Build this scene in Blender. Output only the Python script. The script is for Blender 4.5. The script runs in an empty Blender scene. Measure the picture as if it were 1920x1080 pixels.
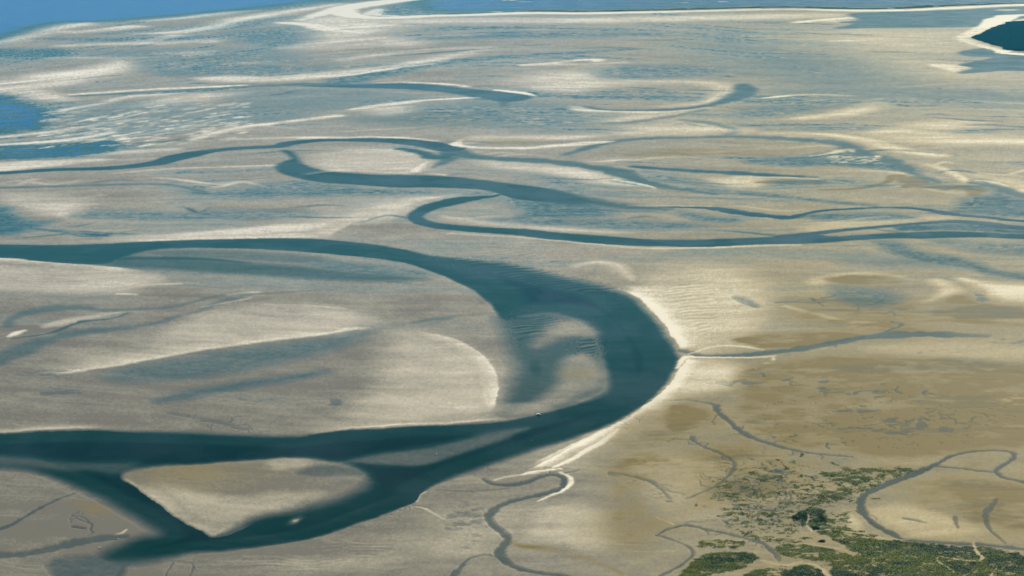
import bpy, bmesh, math, random
import numpy as np

# ------------------------------------------------------------------ camera, sky, sun
sc = bpy.context.scene
COL = sc.collection
H = 1000.0                        # height of the aircraft
PITCH = math.radians(15.0)
F = 2637.0                        # focal length in photo pixels (1920 wide)
cam = bpy.data.cameras.new('camera'); cam_o = bpy.data.objects.new('camera', cam); COL.objects.link(cam_o)
cam.sensor_fit = 'HORIZONTAL'; cam.sensor_width = 36.0; cam.lens = 36.0 * F / 1920.0
cam.clip_start = 1.0; cam.clip_end = 500000.0
cam_o.location = (0, 0, H); cam_o.rotation_euler = (math.pi/2 - PITCH, 0, 0)
sc.camera = cam_o

SUN_EL, SUN_AZ = 34.0, 28.0       # azimuth clockwise from +Y (the view direction)
w = bpy.data.worlds.new('World'); sc.world = w; w.use_nodes = True
nt = w.node_tree; bg = nt.nodes['Background']
sky = nt.nodes.new('ShaderNodeTexSky'); sky.sky_type = 'NISHITA'; sky.sun_disc = False
sky.sun_elevation = math.radians(SUN_EL); sky.sun_rotation = math.radians(SUN_AZ)
sky.altitude = 0; sky.air_density = 1.0; sky.dust_density = 0.5; sky.ozone_density = 2.0
nt.links.new(sky.outputs['Color'], bg.inputs['Color']); bg.inputs['Strength'].default_value = 0.05

sun = bpy.data.lights.new('sun', 'SUN'); sun.energy = 4.2; sun.angle = math.radians(0.53); sun.color = (1.0, 0.93, 0.80)
sun_o = bpy.data.objects.new('sun', sun); COL.objects.link(sun_o)
sun_o.rotation_euler = (math.radians(90 - SUN_EL), 0, math.radians(180 - SUN_AZ))
sun_o.location = (0, 0, 3000)

sc.view_settings.view_transform = 'Standard'; sc.view_settings.look = 'None'
sc.view_settings.exposure = 0.42; sc.view_settings.gamma = 1.0; sc.view_settings.use_curve_mapping = False
sc.cycles.max_bounces = 6; sc.cycles.transparent_max_bounces = 12; sc.cycles.volume_bounces = 0
sc.cycles.caustics_reflective = False; sc.cycles.caustics_refractive = False

# ------------------------------------------------------------------ survey chart -> ground
def ground(px, py):
    """point of the plain z = 0 seen along a sight line of the survey"""
    x = (px - 960.0) / F; y = (540.0 - py) / F
    t = H / (math.sin(PITCH) - y * math.cos(PITCH))
    return x * t, (math.cos(PITCH) + y * math.sin(PITCH)) * t
def kfac(y):
    dep = PITCH + np.arctan((np.asarray(y, float) - 540.0) / F)
    return 1.0 / np.sin(np.maximum(dep, 0.012))

STEP = 1.25
xs = np.concatenate([np.arange(-520, -30, 14.0), np.arange(-30, 1951, STEP), np.arange(1952, 2440, 14.0)])
ys = np.concatenate([np.arange(-130, -18, 7.0), np.arange(-18, 1105, STEP), np.arange(1106, 1360, 7.0)])
NX, NY = len(xs), len(ys)
X, Y = np.meshgrid(xs, ys)
K = kfac(ys)[:, None] * np.ones((1, NX))
# vertical chart distance stretched to true proportion, for isotropic noise
vv = np.concatenate([[0], np.cumsum(np.diff(ys) * 0.5 * (kfac(ys[1:]) + kfac(ys[:-1])))])
V = vv[:, None] * np.ones((1, NX))

def sstep(t):
    t = np.clip(t, 0, 1); return t * t * (3 - 2 * t)
_rng = np.random.RandomState(7)
TAB = _rng.rand(512, 512)
def vnoise(u, v, seed=0):
    u = u + seed * 37.7; v = v + seed * 91.3
    iu = np.floor(u).astype(np.int64); iv = np.floor(v).astype(np.int64)
    fu = u - iu; fv = v - iv
    fu = fu * fu * (3 - 2 * fu); fv = fv * fv * (3 - 2 * fv)
    a = TAB[iv % 512, iu % 512]; b = TAB[iv % 512, (iu + 1) % 512]
    c = TAB[(iv + 1) % 512, iu % 512]; d = TAB[(iv + 1) % 512, (iu + 1) % 512]
    return (a + (b - a) * fu) * (1 - fv) + (c + (d - c) * fu) * fv - 0.5
def fbm(u, v, seed, octs=4, gain=0.5):
    r = 0; a = 1.0
    for o in range(octs):
        r = r + a * vnoise(u * 2 ** o + o * 5.3, v * 2 ** o + o * 3.1, seed + o); a *= gain
    return r

# ------------------------------------------------------------------ fields of the plain
Z = lambda: np.zeros((NY, NX), np.float32)
FLD = dict(D=Z(), dry_glare=Z(), brown=Z(), green=Z(), dark=Z(), wood=Z(), rip=Z(), cut=Z(), pud=Z())
CLS = np.zeros((NY, NX), np.int8)
NAMES = ['pool', 'sea', 'inlet', 'tidal_channel', 'meander', 'creek']

def spline(pts, closed=False, n=6):
    p = np.array([tuple(q) for q in pts], float)
    if len(p) < 3: return p
    if closed: q = np.vstack([p[-1], p, p[0], p[1]])
    else: q = np.vstack([2 * p[0] - p[1], p, 2 * p[-1] - p[-2]])
    out = []
    for i in range(1, len(q) - 2):
        a, b, c, d = q[i-1], q[i], q[i+1], q[i+2]
        for j in range(n):
            t = j / n
            out.append(0.5 * (2*b + (c-a)*t + (2*a-5*b+4*c-d)*t*t + (3*b-a-3*c+d)*t**3))
    if not closed: out.append(q[-2])
    return np.array(out)
def win(x0, x1, y0, y1):
    return (max(np.searchsorted(ys, y0) - 1, 0), min(np.searchsorted(ys, y1) + 1, NY),
            max(np.searchsorted(xs, x0) - 1, 0), min(np.searchsorted(xs, x1) + 1, NX))
def put(f, sl, val, op='max', cls=0):
    A = FLD[f][sl]
    if op == 'max':
        if f == 'D':
            m = val > A; CLS[sl][m] = cls
        np.maximum(A, val, out=A)
    elif op == 'sub': A *= (1 - np.clip(val, 0, 1)).astype(np.float32)
    elif op == 'add': A += val.astype(np.float32)
def segd(sl, a, b):
    k = float(kfac((a[1] + b[1]) / 2))
    gx = (X[sl] - a[0]) / k; gy = Y[sl] - a[1]
    ex = (b[0] - a[0]) / k; ey = b[1] - a[1]
    L = ex * ex + ey * ey + 1e-9
    t = np.clip((gx * ex + gy * ey) / L, 0, 1)
    dx = gx - t * ex; dy = gy - t * ey
    return np.sqrt(dx * dx + dy * dy), t, ex * gy - ey * gx
_wr = np.random.RandomState(21)
def S(f, v, soft, pts, op='max', cls=5, n=6):
    """stroke: (x, y, thickness[, value]) along a course; thickness and softness in chart rows"""
    pts = [p if len(p) > 3 else (p[0], p[1], p[2], 1.0) for p in pts]
    q = spline(pts, False, n)
    if f == 'D' and cls == 5:
        q[:, 2] *= 0.80 * (0.72 + 0.56 * _wr.rand(len(q)))
        if np.mean(q[:, 1]) > 560: v = v * 0.64; q[:, 2] *= .92
    for a, b in zip(q[:-1], q[1:]):
        r = max(a[2], b[2]) / 2 + soft; k = float(kfac((a[1] + b[1]) / 2))
        i0, i1, j0, j1 = win(min(a[0], b[0]) - r*k, max(a[0], b[0]) + r*k, min(a[1], b[1]) - r, max(a[1], b[1]) + r)
        if i1 <= i0 or j1 <= j0: continue
        sl = (slice(i0, i1), slice(j0, j1))
        d, t, _ = segd(sl, a, b)
        hw = (a[2] + (b[2] - a[2]) * t) / 2; vf = a[3] + (b[3] - a[3]) * t
        put(f, sl, v * vf * sstep((hw + soft / 2 - d) / soft), op, cls)
def P(f, v, soft, pts, op='max', cls=5, n=6, inset=0.0, only=None):
    """closed outline with an edge that fades over `soft` chart rows"""
    q = spline([(p[0], p[1], p[2] if len(p) > 2 else soft) for p in pts], True, n); m = len(q)
    if only: q[:, 2] = only
    sq = np.maximum(q[:, 2], 1.0); R = sq.max()
    kk = float(kfac(max(q[:, 1].min(), -60)))
    i0, i1, j0, j1 = win(q[:, 0].min() - R*kk, q[:, 0].max() + R*kk, q[:, 1].min() - R, q[:, 1].max() + R)
    sl = (slice(i0, i1), slice(j0, j1))
    ins = np.zeros((i1 - i0, j1 - j0), bool)
    xa, ya = q[:, 0], q[:, 1]; xb, yb = np.roll(xa, -1), np.roll(ya, -1)
    for r in range(i0, i1):
        y = ys[r] + 1e-7
        c = (ya <= y) != (yb <= y)
        if not c.any(): continue
        xc = np.sort(xa[c] + (y - ya[c]) / (yb[c] - ya[c]) * (xb[c] - xa[c]))
        ins[r - i0] = np.searchsorted(xc, xs[j0:j1]) % 2 == 1
    dist = np.full(ins.shape, R, float); sf = np.full(ins.shape, R, float)
    for s in range(m):
        a, b = q[s], q[(s + 1) % m]
        k = float(kfac((a[1] + b[1]) / 2))
        u0, u1, w0, w1 = win(min(a[0], b[0]) - R*k, max(a[0], b[0]) + R*k, min(a[1], b[1]) - R, max(a[1], b[1]) + R)
        u0, u1, w0, w1 = max(u0, i0), min(u1, i1), max(w0, j0), min(w1, j1)
        if u1 <= u0 or w1 <= w0: continue
        s2 = (slice(u0, u1), slice(w0, w1)); d, t, _ = segd(s2, a, b)
        c = (slice(u0 - i0, u1 - i0), slice(w0 - j0, w1 - j0)); mm = d < dist[c]
        dist[c][mm] = d[mm]; sf[c][mm] = (sq[s] + (sq[(s + 1) % m] - sq[s]) * t)[mm]
    sd = np.where(ins, dist, -dist)
    put(f, sl, v * sstep((sd + sf * (0.5 - inset)) / sf), op, cls)
def R_(f, v, width, pts, side=1, op='max', cls=5, n=6, ends=0.12):
    """one-sided bank: full at the line, fading to one side (side=1: the far side for a course running right)"""
    q = spline(pts, False, n)
    L = np.concatenate([[0], np.cumsum(np.hypot(np.diff(q[:, 0]), np.diff(q[:, 1]) * 3))]); L /= L[-1]
    R = width * 3
    kk = float(kfac(max(q[:, 1].min(), -60)))
    i0, i1, j0, j1 = win(q[:, 0].min() - R*kk, q[:, 0].max() + R*kk, q[:, 1].min() - R, q[:, 1].max() + R)
    sl = (slice(i0, i1), slice(j0, j1))
    dist = np.full((i1 - i0, j1 - j0), R, float); sg = np.ones_like(dist); ar = np.zeros_like(dist)
    for s in range(len(q) - 1):
        a, b = q[s], q[s + 1]; k = float(kfac((a[1] + b[1]) / 2))
        u0, u1, w0, w1 = win(min(a[0], b[0]) - R*k, max(a[0], b[0]) + R*k, min(a[1], b[1]) - R, max(a[1], b[1]) + R)
        u0, u1, w0, w1 = max(u0, i0), min(u1, i1), max(w0, j0), min(w1, j1)
        if u1 <= u0 or w1 <= w0: continue
        d, t, cr = segd((slice(u0, u1), slice(w0, w1)), a, b)
        c = (slice(u0 - i0, u1 - i0), slice(w0 - j0, w1 - j0))
        m = d < dist[c]
        dist[c][m] = d[m]; sg[c][m] = cr[m]; ar[c][m] = (L[s] + (L[s+1] - L[s]) * t)[m]
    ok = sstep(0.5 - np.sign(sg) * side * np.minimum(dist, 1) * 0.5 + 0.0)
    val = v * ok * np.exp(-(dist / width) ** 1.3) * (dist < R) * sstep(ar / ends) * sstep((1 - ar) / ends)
    put(f, sl, val, op, cls)
def E(f, v, cx, cy, rx, ry, ang=0, op='max', cls=0):
    i0, i1, j0, j1 = win(cx - 2.6*max(rx, ry), cx + 2.6*max(rx, ry), cy - 2.6*max(ry, rx*abs(math.sin(math.radians(ang)))), cy + 2.6*max(ry, rx*abs(math.sin(math.radians(ang)))))
    sl = (slice(i0, i1), slice(j0, j1)); c, s = math.cos(math.radians(ang)), math.sin(math.radians(ang))
    dx, dy = X[sl] - cx, Y[sl] - cy
    a = (dx * c + dy * s) / rx; b = (-dx * s + dy * c) / ry
    put(f, sl, v * np.exp(-(a * a + b * b)), op, cls)

#@FEATURES

# ---- open sea and inlets
P('D', 0.98, 11, [(-1500,-200),(1200,-200),(760,-30),(640,1),(600,3),(540,11),(480,18),(420,23),(360,28),(300,33),(240,38),(170,42),(110,44),(50,60),(0,77),(-100,105),(-600,170)], cls=1, n=3)
P('D', 0.60, 1.6, [(1590,28),(1620,23),(1700,21),(1800,18),(1920,12),(2300,2),(2300,46),(1920,41),(1890,45),(1860,48),(1800,51),(1700,52),(1640,52.5),(1560,54),(1600,45),(1570,41),(1610,36)], cls=2)
P('D', 0.68, 2.0, [(1850,90),(1895,98),(1920,103),(2300,115),(2300,142),(1920,133),(1850,135),(1805,138),(1800,134),(1825,127),(1800,121),(1860,108),(1812,105),(1798,97)], cls=2)
# ---- blue pools on the far left
P('D', 0.85, 14, [(-300,172),(0,175),(40,186),(65,195),(100,207),(112,216),(92,226),(95,240),(40,246),(0,251),(-300,256)], cls=0)
P('D', 0.75, 9, [(-300,270),(0,271),(120,267),(205,264),(235,274),(180,290),(100,297),(0,300),(-300,304)], cls=0)
P('D', 0.62, 8, [(-300,88),(0,91),(120,92),(142,99),(120,107),(0,109),(-300,112)], cls=0)
P('D', 0.42, 12, [(420,62),(500,52),(560,47),(575,65),(572,80),(540,88),(470,86)], cls=0)
P('D', 0.30, 14, [(130,100),(250,92),(420,88),(560,96),(540,125),(380,130),(250,112)], cls=0)
P('D', 0.34, 12, [(250,118),(300,112),(420,118),(560,122),(640,118),(560,138),(380,142),(290,140)], cls=0)
S('D', 0.38, 8, [(200,62,5),(330,54,6),(440,44,5),(540,32,4)], cls=0)
S('D', 0.42, 6, [(80,72,4),(200,74,8),(340,72,8),(460,66,6)], cls=0)
S('D', 0.5, 3, [(133,180,3),(220,176,4),(320,170,3),(450,163,5),(560,158,6),(640,158,8)], cls=5)
P('D', 0.28, 16, [(440,170),(640,165),(760,175),(820,190),(640,205),(560,225),(420,235),(360,225),(420,195)], cls=0)
P('D', 0.26, 16, [(60,205),(200,190),(330,190),(420,205),(380,235),(280,255),(120,262),(100,235)], cls=0)
# ---- top middle wet bands
S('D', 0.36, 8, [(820,72,6),(920,68,8),(1050,66,8),(1200,64,7),(1330,64,4)], cls=0)
S('D', 0.5, 5, [(640,153,9),(700,139,9),(760,128,8),(860,114,6),(960,106,6),(1060,100,4),(1180,92,3)], cls=0)
P('D', 0.36, 12, [(1110,130),(1180,122),(1290,122),(1380,128),(1330,142),(1200,148),(1130,145)], cls=0)
P('D', 0.78, 3, [(560,161),(640,159),(700,156.5),(760,156),(800,158),(850,163),(900,168),(960,174),(1000,181),(985,188),(950,191),(920,188),(880,181),(830,173),(760,167),(640,164)], cls=5)
P('D', 0.5, 5, [(930,190),(968,180),(960,195),(946,205),(942,216),(930,215),(935,203)], cls=5)
P('D', 0.30, 22, [(830,190),(960,186),(1080,195),(1120,230),(1040,248),(900,240),(700,235),(640,225),(740,205)], cls=0)
P('D', 0.30, 30, [(1300,80),(1500,90),(1640,120),(1700,150),(1560,165),(1420,150),(1330,120)], cls=0)
P('D', 0.28, 30, [(1420,170),(1600,150),(1900,170),(2100,190),(1900,205),(1700,195),(1540,195)], cls=0)
P('D', 0.36, 12, [(1380,205),(1460,195),(1560,190),(1600,195),(1540,206),(1460,218),(1380,222)], cls=0)
# oxbow
S('D', 0.62, 3, [(1395,158,4),(1398,168,7),(1385,179,8),(1350,192,5),(1310,200,4),(1240,206,4),(1140,206,3),(1092,199,2)], cls=5)
S('D', 0.4, 4, [(1280,225,4),(1340,232,5),(1380,245,3),(1360,255,3)], cls=5)
S('D', 0.42, 4, [(1090,232,3),(1180,229,4),(1260,218,3),(1320,205,3)], cls=5)
# ---- upper creek
S('D', 0.85, 2.5, [(-200,330,6),(0,324,5),(100,318,5),(200,315,6),(290,306,7),(340,293,8),(400,282,5),(460,277,5),(520,274,5),(545,268,6),(600,263,5),(660,262,6),(740,264,9),(800,270,10),(840,279,10)], cls=4)
S('D', 0.55, 4, [(840,281,10),(880,293,10),(960,299,9),(1040,303,9),(1100,312,10),(1150,319,14),(1180,331,12),(1220,345,9),(1280,355,6),(1340,363,4)], cls=5)
S('D', 0.5, 4, [(1060,290,4),(1120,272,5),(1160,264,5),(1240,258,5),(1280,258,5),(1360,256,5),(1440,258,7),(1500,262,8),(1560,266,8),(1590,273,8),(1600,280,9),(1620,290,10),(1660,300,10),(1690,312,8),(1720,328,5),(1760,342,4)], cls=5)
S('D', 0.7, 3, [(752,279,5),(790,286,6),(820,295,8),(842,290,8)], cls=5)
S('D', 0.5, 3, [(846,288,10),(838,300,6),(812,315,2)], cls=5)
P('D', 0.80, 4, [(524,282),(545,282),(556,292),(566,305),(588,315),(620,321),(700,327),(780,328),(860,332),(940,342),(1000,349),(1040,355,5),(1090,366,12),(1130,379,14),(1080,384,14),(1020,380,10),(960,372),(930,362),(905,356),(860,353),(800,351),(740,351),(680,347),(620,343),(580,338),(545,330),(521,321),(518,312),(530,303),(546,299),(540,290)], cls=4)
P('D', 1.0, 12, [(524,282),(545,282),(556,292),(566,305),(588,315),(620,321),(700,327),(780,328),(860,332),(940,342),(1000,349),(1040,355,5),(1090,366,12),(1130,379,14),(1080,384,14),(1020,380,10),(960,372),(930,362),(905,356),(860,353),(800,351),(740,351),(680,347),(620,343),(580,338),(545,330),(521,321),(518,312),(530,303),(546,299),(540,290)], cls=4, inset=.5, only=18.0)
P('D', 0.40, 14, [(560,340),(700,352),(800,356),(880,360),(800,366),(640,368),(480,372),(360,366),(330,356),(420,356)], cls=0)
S('D', 0.45, 4, [(-200,354,4),(0,352,4),(120,349,4),(260,345,4),(330,348,5),(380,360,6)], cls=5)
P('D', 0.48, 8, [(1390,302),(1500,292),(1560,286),(1610,290),(1690,306),(1730,322),(1660,318),(1560,310),(1480,312)], cls=0)
S('D', 0.75, 4, [(1190,312,5),(1280,319,7),(1360,323,7),(1440,328,6),(1530,332,3)], cls=5)
S('D', 0.42, 6, [(1160,340,5),(1260,352,8),(1400,362,8),(1500,372,6),(1640,386,4)], cls=0)
P('D', 0.36, 12, [(1000,326),(1120,345),(1200,352),(1120,352),(1020,340)], cls=0)
# ---- second meander
P('D', 0.80, 3, [(938,363),(900,367),(850,370),(815,378),(785,388),(768,400),(764,408),(775,418),(810,427),(860,433),(920,437),(980,442),(1040,449),(1100,455),(1160,459),(1220,461),(1280,462.5),(1340,461.5),(1400,459),(1460,457),(1520,456),(1560,454),(1600,450),(1680,447),(1760,446),(1840,445),(1920,448),(2200,456),(2200,446),(1920,439),(1800,434),(1700,436),(1620,440),(1560,443),(1520,438),(1460,443),(1400,446),(1340,448),(1280,449),(1200,447),(1100,440),(1040,435),(980,429),(920,426),(860,422),(820,417),(795,408),(800,400),(825,390),(860,383),(900,374),(938,367)], cls=4)
P('D', 1.0, 9, [(938,363),(900,367),(850,370),(815,378),(785,388),(768,400),(764,408),(775,418),(810,427),(860,433),(920,437),(980,442),(1040,449),(1100,455),(1160,459),(1220,461),(1280,462.5),(1340,461.5),(1400,459),(1460,457),(1520,456),(1560,454),(1600,450),(1680,447),(1760,446),(1840,445),(1920,448),(2200,456),(2200,446),(1920,439),(1800,434),(1700,436),(1620,440),(1560,443),(1520,438),(1460,443),(1400,446),(1340,448),(1280,449),(1200,447),(1100,440),(1040,435),(980,429),(920,426),(860,422),(820,417),(795,408),(800,400),(825,390),(860,383),(900,374),(938,367)], cls=4, inset=.5, only=18.0)
S('D', 0.9, 2.2, [(1470,444,8),(1520,438,6),(1600,430,4.5),(1700,421,4),(1780,415,5),(1840,418,6),(1920,427,7),(2200,440,6)], cls=4)
S('D', 0.55, 5, [(1700,428,10),(1800,425,14),(1940,434,12),(2200,445,12)], cls=0)
S('D', 0.9, 2.2, [(1180,388,2),(1280,388,3),(1340,391,6),(1390,399,8),(1440,405,7),(1480,407.5,6),(1500,403,4),(1540,395,3.5),(1600,391,3),(1680,389,3),(1730,392,4),(1790,402,5),(1860,408,4),(1920,414,4),(2200,424,4)], cls=5)
S('D', 0.5, 4, [(1060,383,6),(1110,391,6),(1160,396,4),(1220,396,3)], cls=5)
S('D', 0.6, 10, [(1070,370,12),(1130,381,11),(1180,388,8),(1250,392,4)], cls=4)
P('D', 0.50, 14, [(950,372),(1060,374),(1150,392),(1130,405),(1010,410),(960,412),(975,395)], cls=0)
P('D', 0.38, 14, [(900,412),(1050,408),(1240,415),(1330,425),(1200,432),(1050,425)], cls=0)
P('D', 0.38, 10, [(1270,395),(1340,404),(1400,412),(1360,418),(1290,410)], cls=0)
P('D', 0.45, 10, [(1510,404),(1600,398),(1680,400),(1720,408),(1640,413),(1540,413)], cls=0)
P('D', 0.48, 12, [(1830,338),(1870,345),(1930,372),(2300,380),(2300,415),(1930,408),(1860,404),(1790,396),(1810,372),(1860,362)], cls=0)
S('D', 0.5, 3, [(1820,342,3),(1870,350,6),(1900,362,8),(1960,375,10)], cls=5)
P('D', 0.45, 12, [(1640,453),(1690,455),(1720,470),(1800,482),(1860,500),(1920,512),(2200,530),(1920,525),(1820,505),(1720,490),(1660,472)], cls=0)
P('D', 0.26, 16, [(1560,470),(1700,480),(1850,505),(1760,505),(1640,500),(1560,488)], cls=0)
P('D', 0.34, 16, [(1750,450),(1920,455),(2200,465),(2200,490),(1920,480),(1800,468)], cls=0)
# ---- left pools above the great channel
P('D', 0.6, 12, [(-300,380),(0,385),(22,400),(60,414),(102,413),(80,422),(40,436),(0,441),(-300,445)], cls=0)
S('D', 0.62, 6, [(60,428,4),(140,436,4),(190,440,8),(206,436,2)], cls=0)
P('D', 0.36, 12, [(130,404),(200,394),(300,396),(430,395),(400,410),(300,414),(220,412)], cls=0)
P('D', 0.32, 12, [(320,398),(420,392),(560,394),(600,402),(500,412),(380,412)], cls=0)
# ---- the great channel
GREAT = [(-400,454,3),(0,458,3),(100,459,3),(200,457,2.5),(300,452,2),(400,449,2),(500,447,2),(560,447,2),(620,450,2),(700,458,2.5),(760,468,4),(800,477,6),(840,482,9),(900,488,12),(950,494,14),(1000,506,14),(1050,520,14),(1100,530,14),(1140,541,12),(1170,552,9),(1194,566,8),(1214,585,8),(1232,607,8),(1248,630,8),(1262,652,7),(1270,672,6),(1266,692,6),(1253,712,5),(1234,733,4),(1215,752,4),(1190,769,5),(1160,787,6),(1130,801,7),(1100,812,9),(1060,826,11),(1020,838,13),(980,850,14),(940,864,14),(900,877,13),(860,891,12),(820,907,8),(795,922,4),(782,939,3),(740,955,4),(690,975,5),(640,992,6),(590,1008,6),(540,1017,6),(480,1026,7),(420,1032,9),(360,1036,14),(320,1044,22),(262,1054,28),(214,1054,30),(190,1042,28),(220,1024,24),(260,1008,24),(296,1000,24),(270,980,24),(225,953,22),(180,930,20),(130,908,18),(80,890,16),(0,878,18),(-400,868,18),(-400,814,5),(0,812,5),(80,808,5),(200,807,6),(300,810,9),(400,813,12),(500,817,12),(560,817,8),(620,809,3),(700,804,3),(800,798,4),(900,794,5),(960,787,5),(1000,777,5),(1060,762,9),(1110,747,12),(1136,730,12),(1132,700,12),(1126,670,12),(1110,630,12),(1080,600,12),(1035,588,12),(990,592,12),(950,602,8),(933,590,5),(920,570,4),(890,545,3),(850,525,3),(800,505,3),(760,493,3),(700,484,3),(600,474.5,2.5),(500,467.5,3),(400,465,4),(300,467,5),(240,480,5),(200,494,4),(140,494,3),(60,488,3),(0,483,3),(-400,474,3)]
P('D', 0.78, 7, GREAT, cls=3)
P('D', 1.0, 7, GREAT, cls=3, inset=0.5, only=26.0)
P('D', 0.52, 15, [(180,478),(260,478),(380,484),(480,492),(560,498),(660,508),(760,516),(800,524),(700,528),(600,525),(500,519),(400,512),(300,506),(200,499)], cls=3)
S('D', 0.68, 9, [(180,486,8),(270,484,9),(380,486,8),(470,494,4)], cls=3)
P('D', 0.33, 9, [(280,470),(400,468),(520,474),(620,484),(560,494),(420,486),(320,484)], cls=3)
P('D', 0.35, 14, [(560,482),(640,488),(760,500),(820,515),(700,520),(600,508)], cls=0)
# shallows inside the bend
P('D', 0.55, 20, [(936,592),(1010,585),(1090,600),(1135,640),(1140,720),(1100,745),(1050,770),(975,778),(935,772),(950,735),(965,700),(958,660),(944,625)], cls=3)
E('D', 0.68, 1005, 690, 32, 42, -20, cls=3)
P('D', 0.92, 16, [(1028,612),(1055,600),(1092,604),(1115,618),(1108,630),(1060,632),(1010,652),(1000,640)], op='sub')
P('D', 0.8, 14, [(1062,668),(1100,664),(1128,690),(1130,718),(1100,735),(1050,760),(985,776),(960,772),(1000,752),(1042,718),(1050,690)], op='sub')
E('D', 0.55, 1085, 650, 40, 14, 10, cls=3)
P('D', 0.6, 10, [(930,760),(990,755),(1040,765),(1010,776),(960,780),(925,776)], op='sub')
# sand islands standing in the channel
P('D', 0.985, 9, [(226,893,4),(250,880,14),(300,872,12),(380,868,9),(450,863,8),(520,858,8),(570,858,10),(620,864,14),(664,874,14),(692,892,18),(690,910,22),(658,930,26),(600,947,28),(542,960,26),(490,971,22),(450,984,15),(420,997,8),(396,1004,4),(372,992,3),(330,970,3),(290,941,3),(255,915,3)], op='sub')
P('D', 0.62, 14, [(640,866),(700,850),(800,838),(900,815),(985,802),(950,822),(880,846),(800,872),(720,872),(660,868)], op='sub')
P('D', 0.45, 16, [(-400,850),(0,852),(100,862),(200,866),(260,868),(225,888),(160,884),(80,878),(0,872),(-400,862)], op='sub')
P('D', 0.22, 30, [(400,1000),(470,985),(560,960),(650,935),(700,915),(720,935),(640,965),(540,990),(460,1008)], op='sub')
E('D', 0.7, 552, 975, 12, 5, -25, op='sub')
P('D', 0.35, 12, [(600,872),(680,878),(700,893),(640,893),(560,888)], cls=3)
# smaller left creeks
S('D', 0.55, 6, [(14,612,8),(22,598,9),(60,584,11),(110,577,13),(160,577,10),(200,582,6),(300,577,5),(340,571,3),(380,562,3),(420,553,3),(480,551,2.5),(560,546,2),(660,540,2)], cls=5)
S('D', 0.55, 8, [(-60,690,22),(0,672,22),(50,652,20),(100,633,14),(160,622,12),(240,613,10),(290,606,6),(330,593,3),(370,584,3),(400,571,3),(440,559,2.5),(470,552,2)], cls=5)
S('D', 0.8, 2, [(20,635,2),(90,625,3),(140,607,5),(160,602,5),(200,598,3),(240,588,2)], cls=5)
P('D', 0.34, 22, [(230,690),(400,660),(560,638),(690,622),(660,645),(560,675),(440,700),(300,716),(200,712)], cls=0)
S('D', 0.40, 16, [(300,752,8),(345,741,14),(420,728,14),(520,712,12),(610,698,8)], cls=0)
S('D', 0.4, 4, [(712,613,2),(760,607,3),(800,600,8),(835,597,8),(860,592,2),(930,586,2)], cls=5)
E('pud', 0.84, 625, 755, 12, 12, 10); E('pud', 0.53, 110, 735, 60, 9); E('pud', 0.48, 490, 750, 60, 8)
S('D', 0.3, 5, [(320,775,3),(360,782,6),(410,792,8),(440,800,3)], cls=5)
E('pud', 0.53, 90, 700, 90, 10, -5)
# bottom left
S('D', 0.52, 4, [(-200,1042,14),(0,1041,13),(60,1036,12),(110,1026,14),(150,1016,16),(190,1010,14),(235,1006,10)], cls=5)
S('D', 0.62, 2.5, [(-120,1020,5),(0,992,5),(40,972,5),(75,951,4),(110,936,3),(140,926,2)], cls=5)
P('D', 0.34, 10, [(95,1050),(170,1040),(230,1048),(240,1060),(200,1085),(110,1085)], cls=0)
S('D', 0.6, 5, [(250,1050,14),(232,1062,10),(222,1085,8)], cls=5)
S('D', 0.7, 2, [(135,988,3),(155,991,3)], cls=5)
S('D', 0.4, 1.5, [(320,1052,2),(345,1053,2),(362,1060,2),(352,1085,2)], cls=5)
S('D', 0.4, 1.5, [(325,1052,2),(312,1072,2),(308,1090,2)], cls=5)
# middle creek with the hook
S('D', 0.62, 3, [(904,897,4),(925,907,5),(960,909,9),(990,903,8),(1012,894,6),(1034,890,5),(1054,894,7),(1061,904,9),(1050,914,8),(1020,925,7),(980,935,7),(945,945,8),(925,956,9),(915,969,9),(922,984,8),(940,998,8),(952,1010,7),(947,1022,9),(938,1033,12),(944,1050,9),(975,1067,7),(1030,1077,6),(1110,1088,6),(1200,1100,6)], cls=5)
S('D', 0.5, 2, [(930,1042,3),(905,1040,2.5),(880,1048,3),(862,1064,6),(845,1088,12)], cls=5)
S('D', 0.35, 2, [(820,920,2),(870,922,2),(900,921,2.5),(940,918,2),(985,908,2)], cls=5)
S('D', 0.5, 1.5, [(1060,888,2),(1075,885,2),(1085,882,1.5)], cls=5)
E('pud', 0.53, 870, 985, 40, 50, 20)
S('D', 0.45, 2.5, [(1140,886,2),(1180,893,3),(1215,901,5),(1240,920,3),(1256,936,2)], cls=5)
E('pud', 0.48, 1250, 930, 40, 18, 20)
# right creek into the bend
S('D', 0.62, 3, [(1276,657,6),(1292,661,8),(1320,667,6),(1380,667,8),(1440,661,10),(1500,654,11),(1560,644,11),(1610,634,10),(1660,629,14),(1740,626,14),(1850,630,8,.6)], cls=5)
S('D', 0.5, 2, [(1640,632,3),(1670,618,3),(1688,608,3),(1670,603,1.5)], cls=5)
S('D', 0.58, 4, [(1378,557,5),(1398,566,9),(1416,575,6)], cls=5)
P('D', 0.3, 14, [(1560,535),(1640,540),(1700,555),(1660,575),(1600,572),(1560,555)], cls=0)
E('pud', 0.96, 1838, 556, 10, 16, -30); E('pud', 0.84, 1620, 566, 20, 6, 15)
E('pud', 0.60, 1760, 663, 40, 5); E('pud', 0.60, 1900, 640, 40, 8)
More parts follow.
